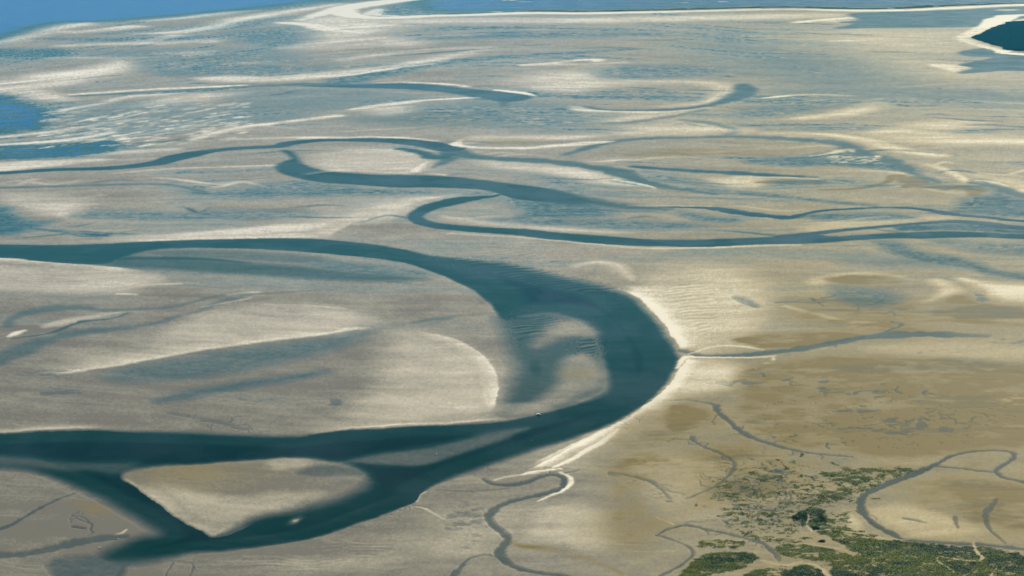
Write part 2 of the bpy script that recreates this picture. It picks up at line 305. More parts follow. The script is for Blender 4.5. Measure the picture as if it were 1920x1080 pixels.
# right mud creeks
S('D', 0.58, 2, [(1340,760,7),(1344,772,5),(1370,794,5),(1393,812,6),(1430,828,5),(1480,842,4),(1530,851,3),(1600,857,2)], cls=5)
S('D', 0.5, 1.8, [(1297,818,6),(1303,830,3),(1340,847,3.5),(1370,862,4),(1376,876,4),(1358,899,3.5),(1320,921,2.5),(1285,936,2)], cls=5)
S('D', 0.45, 1.5, [(1240,752,2),(1290,750,2),(1330,757,3),(1345,768,3)], cls=5)
E('D', 0.6, 1460, 884, 13, 4); S('D', 0.6, 1.5, [(1418,893,1.5),(1440,898,2.5),(1462,903,1.5)], cls=5)
S('D', 0.70, 2.0, [(2100,1062,9),(1920,1030,9),(1860,1023,8),(1780,1018,6),(1700,1013,5),(1676,1004,7),(1648,989,8),(1626,970,8),(1614,948,8),(1616,932,8),(1648,913,9),(1690,897,9),(1730,882,8),(1752,873,7)], cls=5)
S('D', 0.62, 1.8, [(1752,873,7),(1770,862,5),(1790,852,4),(1830,846,3),(1880,846,3),(1903,853,5),(1890,868,5),(1868,880,5),(1870,890,5),(1890,898,5),(1960,908,5),(2200,925,5)], cls=5)
S('D', 0.58, 1.8, [(1755,875,4),(1800,878,3),(1840,884,3),(1866,887,3)], cls=5)
S('D', 0.56, 2.2, [(1866,937,4),(1854,952,7),(1846,968,7),(1850,985,4),(1865,1002,2.5),(1885,1019,2)], cls=5)
S('D', 0.52, 2, [(1692,971,4),(1712,974,4),(1736,980,1.5)], cls=5)
S('D', 0.52, 2, [(1790,968,5),(1791,980,5),(1795,990,3)], cls=5)
S('D', 0.58, 2, [(1234,1004,3),(1250,994,3),(1290,985,4),(1330,994,4),(1380,1004,5),(1428,1017,5),(1446,1032,6),(1462,1052,5,.6)], cls=5)
S('D', 0.5, 2, [(1234,1004,3),(1262,1013,3),(1292,1026,3),(1300,1039,4),(1284,1055,4),(1238,1080,5)], cls=5)
for a_, b_, c_, d_ in ((1380,720,40,6),(1545,725,8,14),(1648,730,10,12),(1590,770,50,4),(1675,790,20,5),(1725,798,7,10),(1742,772,9,7),(1620,805,40,4),(1700,812,30,6),(1770,806,12,6)):
    E('pud', 0.9, a_, b_, c_ * 1.3, d_ * 1.3)

# ---- dry pale sand: beaches, crests and banks; sun glare and lit crests painted in
S('dry_glare', 1.0, 2.2, [(560,38,2,.5),(620,22,3),(660,13,4),(720,4,4),(790,-4,4)])
S('dry_glare', 1.0, 2.2, [(655,20,2),(646,25,4),(662,30,4),(690,33,4),(740,33,4),(800,30,3.5),(880,28,3.5),(990,24,4),(1080,25,3.5),(1200,23,3.2),(1400,18,3),(1500,17,3),(1600,20,3.2),(1700,19,3.6),(1740,17,4),(1800,14,3.4),(1920,9,3),(2300,-2,3)])
S('dry_glare', 0.8, 1.6, [(712,17,2),(697,27,3),(740,29,2)])
S('dry_glare', 0.42, 8, [(650,38,8),(760,40,10),(900,38,10),(1100,38,10),(1300,34,10),(1480,30,10),(1570,27,4)])
P('dry_glare', 0.55, 12, [(530,48),(560,38),(640,30),(700,38),(760,48),(720,62),(640,72),(580,70),(575,55)])
S('dry_glare', 0.9, 3, [(535,43,3),(580,47,4),(620,56,5),(680,62,3)])
S('dry_glare', 0.55, 10, [(600,85,16),(700,75,14),(760,85,6)])
S('dry_glare', 1.0, 1.5, [(2300,18,3),(1920,28,3),(1890,32,3.5),(1870,38,4.5),(1855,48,3.5),(1830,59,3),(1808,69,3.5),(1820,77,3.5),(1850,87,3.5),(1880,95,3),(1920,102,3),(2300,116,4)])
S('dry_glare', 0.9, 1.5, [(1790,71,2),(1812,71,3)]); S('dry_glare', 0.6, 2, [(1760,81,1.5),(1815,78,2)])
S('dry_glare', 0.9, 1.6, [(1905,41,2),(1930,36,3),(2000,30,3)])
S('dry_glare', 0.8, 2, [(1495,42,2),(1540,38,3),(1585,34,3)]); S('dry_glare', 0.7, 2, [(1560,41,2),(1610,38,1.5)])
S('dry_glare', 0.9, 2, [(1872,19,1.5),(1890,18.5,3),(1906,19,1.5)])
P('dry_glare', 0.95, 3, [(1735,120),(1770,120),(1822,126),(1800,130),(1790,135),(1770,130)])
S('dry_glare', 0.6, 3, [(1560,77,3),(1640,75,3),(1660,73,2)]); S('dark', 0.7, 2, [(1612,73,2),(1640,72,3),(1662,70,1.5)])
P('dry_glare', 0.42, 30, [(1560,58),(1700,56),(1800,62),(1790,90),(1700,100),(1600,88),(1500,75)])
P('dry_glare', 0.35, 30, [(1640,110),(1740,112),(1790,135),(1920,145),(1700,135)])
# far-left streaks
S('dry_glare', 0.75, 5, [(-60,95,5),(0,80,5),(60,66,5),(100,54,4),(165,43,3)])
S('dry_glare', 0.7, 4, [(90,58,3),(160,60,5),(250,50,4)]); S('dry_glare', 0.6, 3, [(270,39,2),(350,32,3),(430,23,3),(470,20,2)])
P('dry_glare', 0.78, 5, [(240,62),(330,57),(400,44),(440,34),(520,22),(640,6),(560,22),(480,36),(420,50),(330,63)])
S('dry_glare', 0.65, 4, [(120,86,3),(180,83,4),(260,80,5),(330,67,4)]); S('dry_glare', 0.5, 4, [(300,82,4),(380,75,5),(385,80,3)])
P('dry_glare', 0.6, 4, [(300,99),(410,93),(395,100),(350,108),(340,104)])
S('dry_glare', 0.5, 3, [(90,108,2),(200,108,3),(300,107,3)])
P('dry_glare', 0.85, 9, [(-200,170),(0,152),(80,138),(170,127),(225,113),(248,122),(236,134),(190,146),(100,162),(0,171),(-200,185)])
P('dry_glare', 0.7, 8, [(-60,168),(0,171),(60,167),(95,172),(140,187),(90,189),(40,185),(0,176)])
S('dry_glare', 1.0, 1.8, [(133,178,2),(200,173,3),(300,167,3),(380,163.5,3),(460,160,2)])
P('dry_glare', 0.72, 6, [(370,146),(430,142),(500,144),(580,138),(660,131),(760,117),(920,88),(840,112),(740,127),(660,140),(560,150),(470,154),(390,152)])
S('dry_glare', 0.9, 2, [(560,147,2),(650,141,3),(740,127,3),(820,119,1.5)])
S('dry_glare', 0.55, 3, [(640,112,3),(760,97,3),(850,90,4),(920,88,2)]); S('dry_glare', 0.45, 4, [(460,118,3),(520,120,4),(560,124,2)])
P('dry_glare', 0.55, 8, [(230,202),(300,185),(380,175),(470,172),(430,182),(360,192),(290,200)])
S('dry_glare', 0.7, 3, [(80,212,3),(180,196,3),(235,182,3),(300,178,4)])
S('dry_glare', 0.85, 3.5, [(360,262,4),(450,239,4),(540,228,4),(635,217,4)])
S('dry_glare', 0.7, 3.5, [(-60,262,3),(0,257,3),(100,246,4),(200,231,4),(270,221,3)])
S('dry_glare', 0.8, 3.5, [(-60,276,4),(0,272,4),(120,263,4),(210,248,4)])
P('dry_glare', 0.8, 5, [(-200,328),(0,322),(80,313),(210,300),(150,299),(60,302),(0,306),(-200,310)])
S('dry_glare', 0.6, 4, [(150,292,3),(240,285,5),(330,280,4)]); S('dry_glare', 0.6, 3, [(440,262,2),(560,257,3),(640,258,4)])
S('dry_glare', 0.55, 2, [(215,325,2),(330,316,2.5),(520,310,2.5)])
# white flecks of rippled sand
for _ in range(260):
    cx = random.Random(_).uniform(80, 470); cy = 205 + (cx - 80) * -0.04 + random.Random(_ + 999).uniform(0, 75)
    l = random.Random(_ * 7).uniform(4, 16)
    S('dry_glare', random.Random(_ * 3).uniform(0.4, 0.95), 1.6, [(cx - l, cy + l * 0.16, 1), (cx, cy, 2), (cx + l, cy - l * 0.16, 1)], n=1)
for _ in range(70):
    r = random.Random(5000 + _); cx = r.uniform(1555, 1650); cy = r.uniform(292, 306); l = r.uniform(3, 9)
    S('dry_glare', r.uniform(0.5, 1), 1.4, [(cx - l, cy + 1, 1), (cx, cy, 2), (cx + l, cy - 1, 1)], n=1)
S('dry_glare', 0.8, 2, [(1520,292,1.5),(1560,287,3),(1590,280,4),(1600,285,2)])
# upper middle
S('dry_glare', 1.0, 1.6, [(700,156,1),(760,154.5,2.5),(830,157.5,2.5),(875,162,2.5)]); S('dry_glare', 1.0, 1.6, [(930,169,2),(970,173,3),(1000,179,1.5)])
S('dry_glare', 0.9, 2.5, [(660,205,3),(720,197,5),(800,188,3),(898,182.5,2)]); P('dry_glare', 0.6, 8, [(690,203),(760,196),(775,208),(740,218),(700,218)])
S('dry_glare', 0.9, 1.8, [(985,122,3),(1030,119,3),(1080,113,2),(1118,112,3),(1120,115,2)]); S('dry_glare', 0.6, 2.5, [(1000,122,3),(1100,120,3),(1170,117.5,2)])
P('dry_glare', 0.62, 16, [(970,150),(1020,138),(1090,132),(1140,125),(1120,145),(1180,150),(1280,152),(1180,158),(1080,172),(990,165)])
S('dry_glare', 0.6, 7, [(1220,153,3),(1290,153,4),(1340,159,6),(1364,170,6),(1350,183,5),(1310,194,4),(1240,199,2)])
S('dry_glare', 0.65, 3, [(1080,200,4),(1092,206,5),(1150,209,4),(1240,210,3),(1330,202,2)]); P('dry_glare', 0.5, 8, [(1100,230),(1180,218),(1280,208),(1330,202),(1260,215),(1180,228)])
S('dry_glare', 0.85, 1.8, [(1430,184,1.5),(1480,179,2.5),(1540,177,2.5),(1600,180,1)])
P('dry_glare', 0.72, 10, [(1480,222),(1560,212),(1620,196),(1650,192),(1645,203),(1600,215),(1530,222)])
S('dry_glare', 1.0, 2.2, [(712,257,3),(760,259,3),(815,264,2)]); S('dry_glare', 0.9, 2.2, [(560,259,2),(640,258.5,3),(700,256,2)])
P('dry_glare', 0.55, 6, [(853,271),(872,259),(915,254),(1040,255),(1150,252),(1060,262),(920,266)])
S('dry_glare', 1.0, 2.2, [(866,262,2),(854,271,4),(900,277,3),(980,278,4),(1060,272,5),(1110,268,5),(1150,265,2)])
S('dry_glare', 0.6, 10, [(1180,250,6),(1280,240,12),(1380,245,8)]); P('dry_glare', 0.5, 18, [(1180,236),(1300,226),(1360,245),(1280,254),(1190,250)])
S('dry_glare', 0.7, 5, [(1440,250,3),(1540,252,4),(1620,262,6),(1680,280,8),(1760,292,6)]); P('dry_glare', 0.55, 16, [(1620,250),(1700,240),(1800,252),(1920,258),(2100,262),(2100,275),(1900,272),(1720,270)])
P('dry_glare', 0.5, 14, [(1690,235),(1780,225),(1840,230),(1820,240),(1740,244)])
S('dry_glare', 0.6, 3, [(1740,308,3),(1780,322,4),(1810,340,3)]); S('dry_glare', 0.8, 2, [(1830,338,2),(1860,341,3),(1890,348,2)])
P('dry_glare', 0.5, 12, [(1820,325),(1920,340),(2100,350),(2100,365),(1930,362),(1880,345)])
S('dry_glare', 0.6, 3, [(1380,333,3),(1450,332,3),(1530,335,2)]); P('dry_glare', 0.5, 10, [(1330,338),(1400,333),(1440,340),(1420,350),(1370,350)])
P('dry_glare', 0.5, 14, [(900,302),(1000,306),(1080,315),(1150,330),(1225,352),(1130,345),(1020,325),(930,315)])
S('dry_glare', 0.9, 1.6, [(1150,337,1.5),(1200,345,2.5),(1228,353,1.5)]); R_('dry_glare', 0.7, 8, [(560,330),(640,322),(780,328)], 1)
P('dry_glare', 0.45, 12, [(640,280),(740,278),(800,295),(790,318),(700,322),(610,316),(590,300)]); S('dry_glare', 0.8, 3, [(778,322,4),(790,312,3),(803,303,2)])
S('dry_glare', 0.5, 1.3, [(905,369,1.5),(930,364,2.5),(945,361,1.5)]); R_('dry_glare', 0.5, 14, [(600,450),(700,400),(760,382),(860,366)], 1)
P('dry_glare', 0.45, 14, [(560,425),(640,405),(720,385),(800,368),(850,365),(790,382),(760,400),(720,412),(650,420)])
S('dry_glare', 0.6, 1.4, [(1180,385,1.5),(1260,386,2),(1330,387,2)]); P('dry_glare', 0.4, 10, [(1500,425),(1560,415),(1680,408),(1780,408),(1700,417),(1600,427),(1520,434)])
P('dry_glare', 0.45, 10, [(830,405),(920,412),(1060,425),(1180,437),(1060,434),(900,422)])
S('dry_glare', 0.55, 3, [(840,438,2),(1000,447,2),(1200,465,3),(1320,464,3),(1500,459,2)])
# above and below the great channel
R_('dry_glare', 0.85, 9, [(180,457),(300,451.5),(400,448.5),(560,446.5),(640,450)], 1, ends=.2)
P('dry_glare', 0.55, 10, [(200,448),(300,440),(420,430),(560,418),(640,420),(560,435),(420,444),(300,450)])
P('dry_glare', 0.5, 14, [(0,370),(60,365),(150,370),(160,385),(120,408),(60,395),(20,385)]); S('dry_glare', 0.5, 4, [(40,386,3),(110,376,3),(190,366,3)])
R_('dry_glare', 0.9, 9, [(-200,476),(0,484),(60,489),(140,495),(220,501),(290,510)], -1, ends=.15)
P('dry_glare', 0.42, 16, [(-200,490),(0,495),(180,505),(300,520),(240,545),(120,550),(0,545),(-200,540)])
S('dry_glare', 0.5, 3, [(60,535,2),(140,525,3),(215,518,2)]); S('dry_glare', 0.5, 3, [(205,548,2),(270,535,3),(340,532,2)])
S('dry_glare', 0.6, 3, [(220,551,3),(250,552,3)])
S('dry_glare', 0.9, 2.2, [(15,631,3),(30,625,5),(46,619,3)]); P('dry_glare', 0.45, 6, [(75,612),(110,600),(180,590),(230,585),(190,594),(140,604),(90,616)])
S('dry_glare', 0.5, 2.5, [(380,575,2),(440,565,2),(470,559,2)]); S('dry_glare', 0.6, 3, [(430,552,2),(480,548,3)])
R_('dry_glare', 0.95, 5, [(80,707),(200,688),(300,670),(400,652),(500,639),(600,628),(660,620),(716,613)], 1, ends=.1)  # sunlit crest edge put into the sand tone
R_('dry_glare', 0.72, 24, [(60,712),(200,690),(300,672),(400,654),(500,641),(600,629),(660,621),(716,614)], 1, ends=.2)
P('dry_glare', 0.42, 22, [(340,600),(440,575),(560,568),(660,585),(700,605),(560,625),(400,645),(280,650)])
R_('dry_glare', 0.75, 18, [(760,615),(800,623),(860,638),(902,662),(926,690),(936,720),(930,752),(918,780)], -1, ends=.15)
P('dry_glare', 0.45, 30, [(740,625),(840,635),(905,670),(930,715),(920,765),(820,790),(700,795),(640,780),(700,720)])
S('dry_glare', 0.6, 2, [(500,571,2),(580,573,2),(650,580,2)])
R_('dry_glare', 0.85, 5, [(-200,810),(0,811),(60,807),(150,804),(230,805)], 1, ends=.25)
R_('dry_glare', 0.95, 4, [(590,812),(640,806),(700,801.5),(760,797),(830,795),(960,785)], 1, ends=.2); R_('dry_glare', 0.4, 20, [(560,815),(700,802),(830,796),(960,785)], 1, ends=.2)
# island bar
R_('dry_glare', 1.0, 3, [(226,893),(255,916),(290,942),(330,971),(372,993),(398,1005)], 1, ends=.12); R_('dry_glare', 0.6, 20, [(240,900),(290,942),(330,971),(372,993),(410,1008),(520,965)], 1, ends=.2)
P('dry_glare', 0.42, 22, [(300,910),(420,930),(520,925),(600,925),(560,945),(480,965),(410,990),(360,975)])
P('dry_glare', 0.3, 8, [(500,864),(560,862),(580,872),(520,882)])
E('dry_glare', 0.75, 553, 975, 10, 4, -25); S('dry_glare', 0.9, 1.6, [(215,1003,1.5),(228,1000,2),(235,994,2)])
# bank right of the bend: its sun glare painted as pale tone
R_('dry_glare', 1.3, 13, [(1160,541),(1196,560),(1222,582),(1246,610),(1262,634),(1277,660)], 1, ends=.12)
R_('dry_glare', 0.75, 34, [(1160,530),(1200,556),(1226,580),(1250,610),(1266,634),(1280,664)], 1, ends=.15)
R_('dry_glare', 1.2, 12, [(1292,668),(1277,688),(1268,702),(1252,724),(1226,748),(1190,772)], 1, ends=.1)
R_('dry_glare', 1.0, 7, [(1232,744),(1190,776),(1150,798),(1110,818),(1070,838),(1020,866),(985,884)], 1, ends=.1)
R_('dry_glare', 0.6, 14, [(1240,742),(1190,772),(1150,795),(1110,815),(1060,838),(985,876)], 1, ends=.15)
S('dry_glare', 1.0, 3, [(1270,690,3),(1282,672,5),(1320,670,3),(1400,671,2.5),(1450,668,1.5)])
P('dry_glare', 0.6, 20, [(1290,680),(1350,676),(1390,690),(1380,720),(1340,735),(1280,745),(1250,740)])
P('dry_glare', 0.5, 30, [(1200,540),(1280,500),(1400,510),(1440,560),(1420,620),(1360,650),(1290,655)])
S('dry_glare', 0.5, 9, [(1080,498,3),(1120,491,5),(1160,500,6),(1188,525,4)])
S('dry_glare', 0.8, 3, [(1030,880,3),(1070,862,5),(1130,828,5),(1160,805,3)]); S('dry_glare', 1.0, 2.5, [(980,890,3),(1010,884,4),(1050,880,3)])
S('dry_glare', 0.95, 2.2, [(1052,887,2),(1068,895,4),(1070,906,5),(1058,918,4),(1030,930,3),(1008,940,1.5)])
S('dry_glare', 0.6, 2, [(925,900,2),(960,893,3),(1010,887,3)])
S('dry_glare', 0.8, 2, [(782,940,2),(790,930,2),(800,922,1.5)])
S('dry_glare', 0.6, 3, [(780,950,2),(800,955,3),(830,975,2)])
# right flats
P('dry_glare', 0.45, 9, [(1508,528),(1545,518),(1620,510),(1690,520),(1640,520),(1580,524),(1530,534)])
P('dry_glare', 0.6, 10, [(1745,525),(1775,528),(1800,545),(1770,556),(1730,568),(1760,550)]); P('dry_glare', 0.85, 14, [(1800,522),(1850,530),(1930,535),(2200,540),(2200,570),(1930,565),(1870,560),(1840,540)])
S('dry_glare', 0.7, 3, [(1290,663,3),(1340,650,4),(1390,650,4),(1430,656,2)]); S('dry_glare', 0.55, 4, [(1470,575,4),(1530,590,5),(1580,600,3)])
P('dry_glare', 0.4, 10, [(1590,605),(1640,600),(1680,608),(1650,618),(1600,618)])
P('dry_glare', 0.5, 8, [(1850,735),(1890,740),(1960,742),(2200,750),(2200,775),(1930,765),(1880,755)])
P('dry_glare', 0.3, 24, [(1620,650),(1760,640),(1920,650),(2200,660),(2200,680),(1900,672),(1700,662)])
E('dry_glare', 0.9, 1448, 673, 4, 4, 60); E('dry_glare', 0.7, 1436, 682, 8, 2)  # two small sun glints painted as pale spots
P('dry_glare', 0.42, 30, [(1010,960),(1080,950),(1130,965),(1140,1010),(1110,1030),(1030,1020),(970,1000)])
E('dry_glare', 0.35, 860, 1010, 160, 50, -10); E('dry_glare', 0.4, 640, 1060, 200, 20, -5)
E('dry_glare', 0.55, 1598, 978, 24, 14, 40)
P('dry_glare', 0.35, 20, [(1620,960),(1680,945),(1760,965),(1840,1000),(1740,1010),(1660,985)])
P('dry_glare', 0.30, 30, [(1180,860),(1260,850),(1350,880),(1300,930),(1400,960),(1250,975),(1200,910)])
S('dry_glare', 0.5, 2, [(1230,970,1.5),(1255,980,2),(1262,984,2.5)])

# ---- brown algae and mud
P('brown', 0.75, 18, [(1385,705),(1405,688),(1480,677),(1600,667),(1750,672),(1930,682),(2300,690),(2300,850),(1930,840),(1830,848),(1700,858),(1560,850),(1480,838),(1420,815),(1375,785),(1390,745)])
P('brown', 0.45, 40, [(1230,760),(1340,745),(1400,800),(1560,860),(1500,920),(1300,960),(1200,1040),(1100,1000),(1150,930),(1120,860)])
P('brown', 0.7, 14, [(1245,765),(1300,752),(1330,775),(1310,800),(1270,815),(1240,800)]); P('brown', 0.65, 16, [(1140,870),(1190,845),(1240,850),(1290,880),(1270,910),(1200,905)])
P('brown', 0.8, 6, [(1370,638),(1400,630),(1470,624),(1560,622),(1620,630),(1560,642),(1480,652),(1430,654),(1400,646)])
S('brown', 0.75, 5, [(1460,567,4),(1520,565,10),(1600,562,8),(1680,570,4)]); P('brown', 0.6, 8, [(1540,525),(1600,516),(1670,518),(1695,533),(1640,535)])
P('brown', 0.85, 9, [(1740,590),(1770,565),(1800,552),(1850,570),(1930,575),(2200,580),(2200,605),(1930,598),(1820,598)]); S('brown', 0.6, 6, [(1560,582,4),(1700,592,8),(1840,604,8),(1960,612,6)])
P('brown', 0.45, 20, [(1480,560),(1700,560),(1780,600),(1700,625),(1560,620),(1480,600)])
S('brown', 0.75, 6, [(955,1012,3),(975,1024,8),(1040,1032,9),(1100,1048,8),(1170,1075,5)]); P('brown', 0.6, 18, [(1150,905),(1215,925),(1215,985),(1180,1010),(1140,980),(1150,940)])
P('brown', 0.5, 24, [(1640,870),(1760,890),(1880,905),(2200,930),(2200,1000),(1900,990),(1780,960),(1700,935)]); E('brown', 0.6, 1830, 870, 30, 10)
S('brown', 1.1, 5, [(1420,342,3),(1480,340,9),(1540,342,6)]); S('brown', 1.3, 2.5, [(1540,356,2),(1600,354,4),(1660,342,3),(1680,330,5),(1720,340,7),(1700,350,4)])
S('brown', 1.1, 5, [(1690,332,6),(1740,350,10),(1820,352,10),(1830,365,4)]); E('brown', 0.5, 1745, 360, 30, 8)
S('brown', 0.55, 8, [(1180,290,6),(1290,285,14),(1420,288,10),(1500,296,4)]); E('brown', 0.4, 1080, 700, 40, 10)
S('brown', 0.6, 3, [(1395,305,3),(1440,300,4),(1480,297,2)])
E('brown', 0.4, 800, 225, 110, 12); E('brown', 0.45, 940, 265, 80, 6); E('brown', 0.35, 1190, 175, 70, 10)
E('brown', 0.5, 180, 955, 40, 10, 10); E('brown', 0.6, 265, 1025, 60, 14, -8); E('brown', 0.45, 110, 872, 90, 10)
E('brown', 0.35, 350, 880, 160, 40); E('brown', 0.4, 620, 850, 60, 8)
E('brown', 0.6, 1830, 76, 10, 3); S('brown', 0.8, 2, [(1826,71,2),(1845,80,3),(1875,88,3),(1920,97,2)])
S('brown', 0.5, 1.6, [(880,21.5,1.5),(1200,19.5,1.5),(1600,16,2),(1720,14.5,2)])
# ---- salt marsh
P('green', 0.62, 9, [(1530,890),(1560,881),(1600,877),(1720,877),(1742,881),(1690,894),(1650,908),(1622,922),(1600,932),(1560,940),(1530,950),(1496,945),(1490,935),(1530,925),(1570,912),(1545,900)])
P('green', 0.95, 5, [(1485,968),(1505,955),(1535,952),(1552,965),(1548,982),(1530,992),(1508,985),(1495,975)])
P('green', 0.9, 7, [(1530,996),(1590,1004),(1640,1012),(1700,1014),(1760,1020),(1850,1027),(1930,1042),(2300,1080),(2300,1360),(1570,1360),(1560,1090),(1545,1060),(1570,1052),(1600,1040),(1575,1020)])
P('green', 0.7, 5, [(1525,985),(1570,985),(1610,995),(1650,1008),(1600,1003),(1540,998)]); P('green', 0.55, 8, [(1540,965),(1590,960),(1590,985),(1560,985)])
P('green', 0.75, 5, [(1452,1024),(1490,1020),(1540,1026),(1580,1036),(1600,1044),(1560,1054),(1520,1050),(1470,1042)])
P('green', 0.85, 6, [(1310,1046),(1350,1034),(1400,1036),(1424,1046),(1400,1062),(1350,1075),(1290,1090),(1270,1085)]); P('green', 0.5, 5, [(1300,1020),(1340,1012),(1395,1016),(1380,1028),(1330,1030)])
P('green', 0.4, 8, [(1400,1000),(1460,1005),(1530,1008),(1480,1018),(1420,1012)])
P('green', 1.0, 4, [(1462,1095),(1474,1070),(1505,1058),(1530,1064),(1546,1085),(1545,1360),(1440,1360)]); P('green', 0.6, 5, [(1400,1075),(1450,1066),(1475,1064),(1462,1090),(1400,1120),(1340,1150)])
P('green', 0.30, 20, [(1340,900),(1440,880),(1540,900),(1520,960),(1480,1000),(1380,990),(1350,950)])
P('green', 0.35, 10, [(1830,1022),(1900,1032),(2000,1048),(1900,1040)])
P('dark', 0.9, 6, [(1466,1100),(1478,1072),(1505,1061),(1528,1067),(1542,1090),(1540,1360),(1440,1360)]); P('dark', 0.75, 6, [(1700,1014),(1780,1021),(1826,1026),(1834,1046),(1790,1047),(1750,1040),(1720,1026)])
P('dark', 0.65, 6, [(1765,1050),(1810,1052),(1830,1056),(1815,1074),(1790,1070)]); P('dark', 0.6, 7, [(1845,1035),(1930,1046),(1930,1075),(1870,1066),(1850,1055)]); P('dark', 0.7, 5, [(1640,1006),(1710,1014),(1740,1024),(1690,1018)])
P('dark', 0.6, 6, [(1650,1055),(1660,1050),(1700,1053),(1690,1062)]); E('dark', 0.5, 1360, 1050, 50, 9, -8); E('dark', 0.8, 1522, 970, 30, 14); E('dark', 0.6, 1600, 1075, 60, 12); E('dark', 0.5, 1550, 1012, 30, 7, 10)
# bare tracks through the marsh
for t_ in ([(1528,994,2),(1600,998,2.5),(1640,1007,2.5),(1670,1012,2.5),(1705,1011,2)], [(1505,1019,1.5),(1560,1029,2),(1600,1035,2),(1625,1045,2),(1662,1049,1.5),(1672,1053,1.5)],
           [(1826,1018,4),(1830,1033,5),(1842,1047,5),(1828,1052,3),(1780,1046,2),(1764,1044,2),(1756,1049,2.5),(1764,1058,2.5),(1780,1068,3),(1792,1076,2)],
           [(1500,1055,3),(1530,1060,4),(1548,1074,6),(1560,1100,8)], [(1430,1052,6),(1470,1060,5),(1505,1053,4)], [(1870,1066,2),(1862,1076,2.5),(1858,1090,3)], [(1512,960,2),(1516,970,2),(1512,982,3),(1520,996,4)]):
    S('cut', 0.85, 1.8, [(a_, b_, c_ * .62) for a_, b_, c_ in t_])
# ---- woods on the islands
P('wood', 1.0, 1.6, [(1822,71),(1842,62),(1866,51),(1888,45),(1925,39),(2300,22),(2300,108),(1925,97),(1880,89),(1848,80)])
S('wood', 1.0, 1.6, [(1000,20.5,2),(1080,21.5,2.5),(1200,19.8,2.5),(1400,14.6,2.5),(1500,13.8,2.5),(1560,15.5,3.5),(1620,16.6,2.5),(1700,15,3),(1740,12.5,3.5),(1800,10,2.5),(1920,6,2),(2300,-6,2)])
P('D', 0.97, 12, [(800,22),(880,22),(1000,20),(1080,20),(1200,18),(1400,13),(1500,12),(1600,14),(1700,13),(1800,9),(1920,4),(2300,-8),(2300,-120),(1300,-120),(900,-30),(780,-8),(760,8)], cls=1)
S('D', 0.7, 4, [(860,25,5),(1000,22,4),(1200,20,3),(1500,15,3),(1700,16,3),(1920,7,3),(2300,-6,3)], cls=1)
for a_, b_, l_ in ((978,3.6,14),(963,0.5,8),(944,1,4),(1262,5,9),(1285,4.4,6),(1229,6.4,2),(1085,19,26),(1672,15.2,4),(930,22,8),(1360,3,10),(1110,20.6,10)): S('dry_glare', .95, 1.0, [(a_ - l_, b_ + .3, .8), (a_, b_, 1.3), (a_ + l_, b_ - .3, .8)])
P('D', 0.45, 6, [(690,24),(720,14),(800,4),(860,0),(880,12),(830,27),(760,30),(700,29)], cls=0)
# ---- fields of ripples
P('rip', 1.0, 30, [(1190,545),(1260,500),(1360,515),(1400,570),(1380,620),(1330,650),(1285,650),(1240,605)])
P('rip', 0.8, 20, [(930,590),(1010,580),(1100,600),(1060,625),(1000,645),(945,650)]); P('rip', 1.0, 16, [(1060,635),(1130,630),(1140,665),(1080,672)])
P('rip', 0.6, 24, [(700,455),(860,450),(1060,470),(1120,510),(1080,540),(960,510),(840,480)]); P('rip', 0.7, 20, [(640,1010),(720,995),(760,1020),(700,1060),(640,1050)])
P('rip', 0.5, 20, [(0,495),(260,508),(300,530),(100,545),(0,530)]); P('rip', 0.5, 20, [(420,1040),(600,1010),(760,960),(700,1060),(450,1085)])
# twigs that feed the creeks of the right-hand mud
def twig(x, y, a, L, t, v, depth, r):
    pts = [(x, y, t)]; k = float(kfac(y)); st = 3.2; m = max(int(L / st), 3)
    for i in range(m):
        a += r.gauss(0, .42); x += st * k * math.cos(a); y += st * math.sin(a) * .85
        pts.append((x, y, max(t * (1 - .75 * i / m), .7)))
        if depth and r.random() < .13: twig(x, y, a + r.choice((-1, 1)) * r.uniform(.5, 1.2), L * r.uniform(.3, .6), t * .7, v * .85, depth - 1, r)
    S('D', v, 1.5, pts, cls=5, n=3)
for j_, (course, num) in enumerate((([(1344,772),(1393,812),(1430,828),(1480,842),(1530,851)], 9), ([(1303,830),(1340,847),(1376,876),(1358,899),(1320,921)], 10),
        ([(1250,994),(1290,985),(1330,994),(1380,1004),(1428,1017)], 8), ([(1140,886),(1215,901),(1240,920)], 5), ([(1660,629),(1560,644),(1500,654)], 3), ([(1616,932),(1614,948),(1648,989),(1700,1013)], 3), ([(1400,700),(1500,720),(1620,740),(1760,730)], 9), ([(1480,790),(1600,800),(1720,790),(1850,780)], 10),
        ([(150,960),(170,985)], 4), ([(400,790),(430,800)], 4), ([(960,909),(1034,890)], 2), ([(1480,560),(1600,560),(1700,580)], 5), ([(1500,930),(1420,960),(1380,900)], 16))):
    r = random.Random(40 + j_); q_ = spline(course)
    for _ in range(num):
        p_ = q_[r.randrange(len(q_))]
        twig(p_[0], p_[1], r.choice((r.uniform(-2.6, -.5), r.uniform(.5, 2.6))), r.uniform(8, 26), r.uniform(1.4, 2.4), r.uniform(.35, .6), 2, r)
r = random.Random(77)
for _ in range(230):        # short winding pools and dark tussock lines between the creeks and the marsh
    cx, cy = r.gauss(1455, 62), r.gauss(928, 40); a = r.gauss(0.25, .9); L = r.uniform(3, 13); k = float(kfac(cy))
    pts = []
    for i in range(5):
        pts.append((cx, cy, r.uniform(.9, 2.0))); a += r.gauss(0, .55); cx += L / 4 * 1.6 * math.cos(a); cy += L / 4 * .8 * math.sin(a)
    if r.random() < .55: S('D', r.uniform(.45, .8), 1.2, pts, cls=5, n=2)
    else: S('green', r.uniform(.6, 1.0), 1.2, pts, n=2)
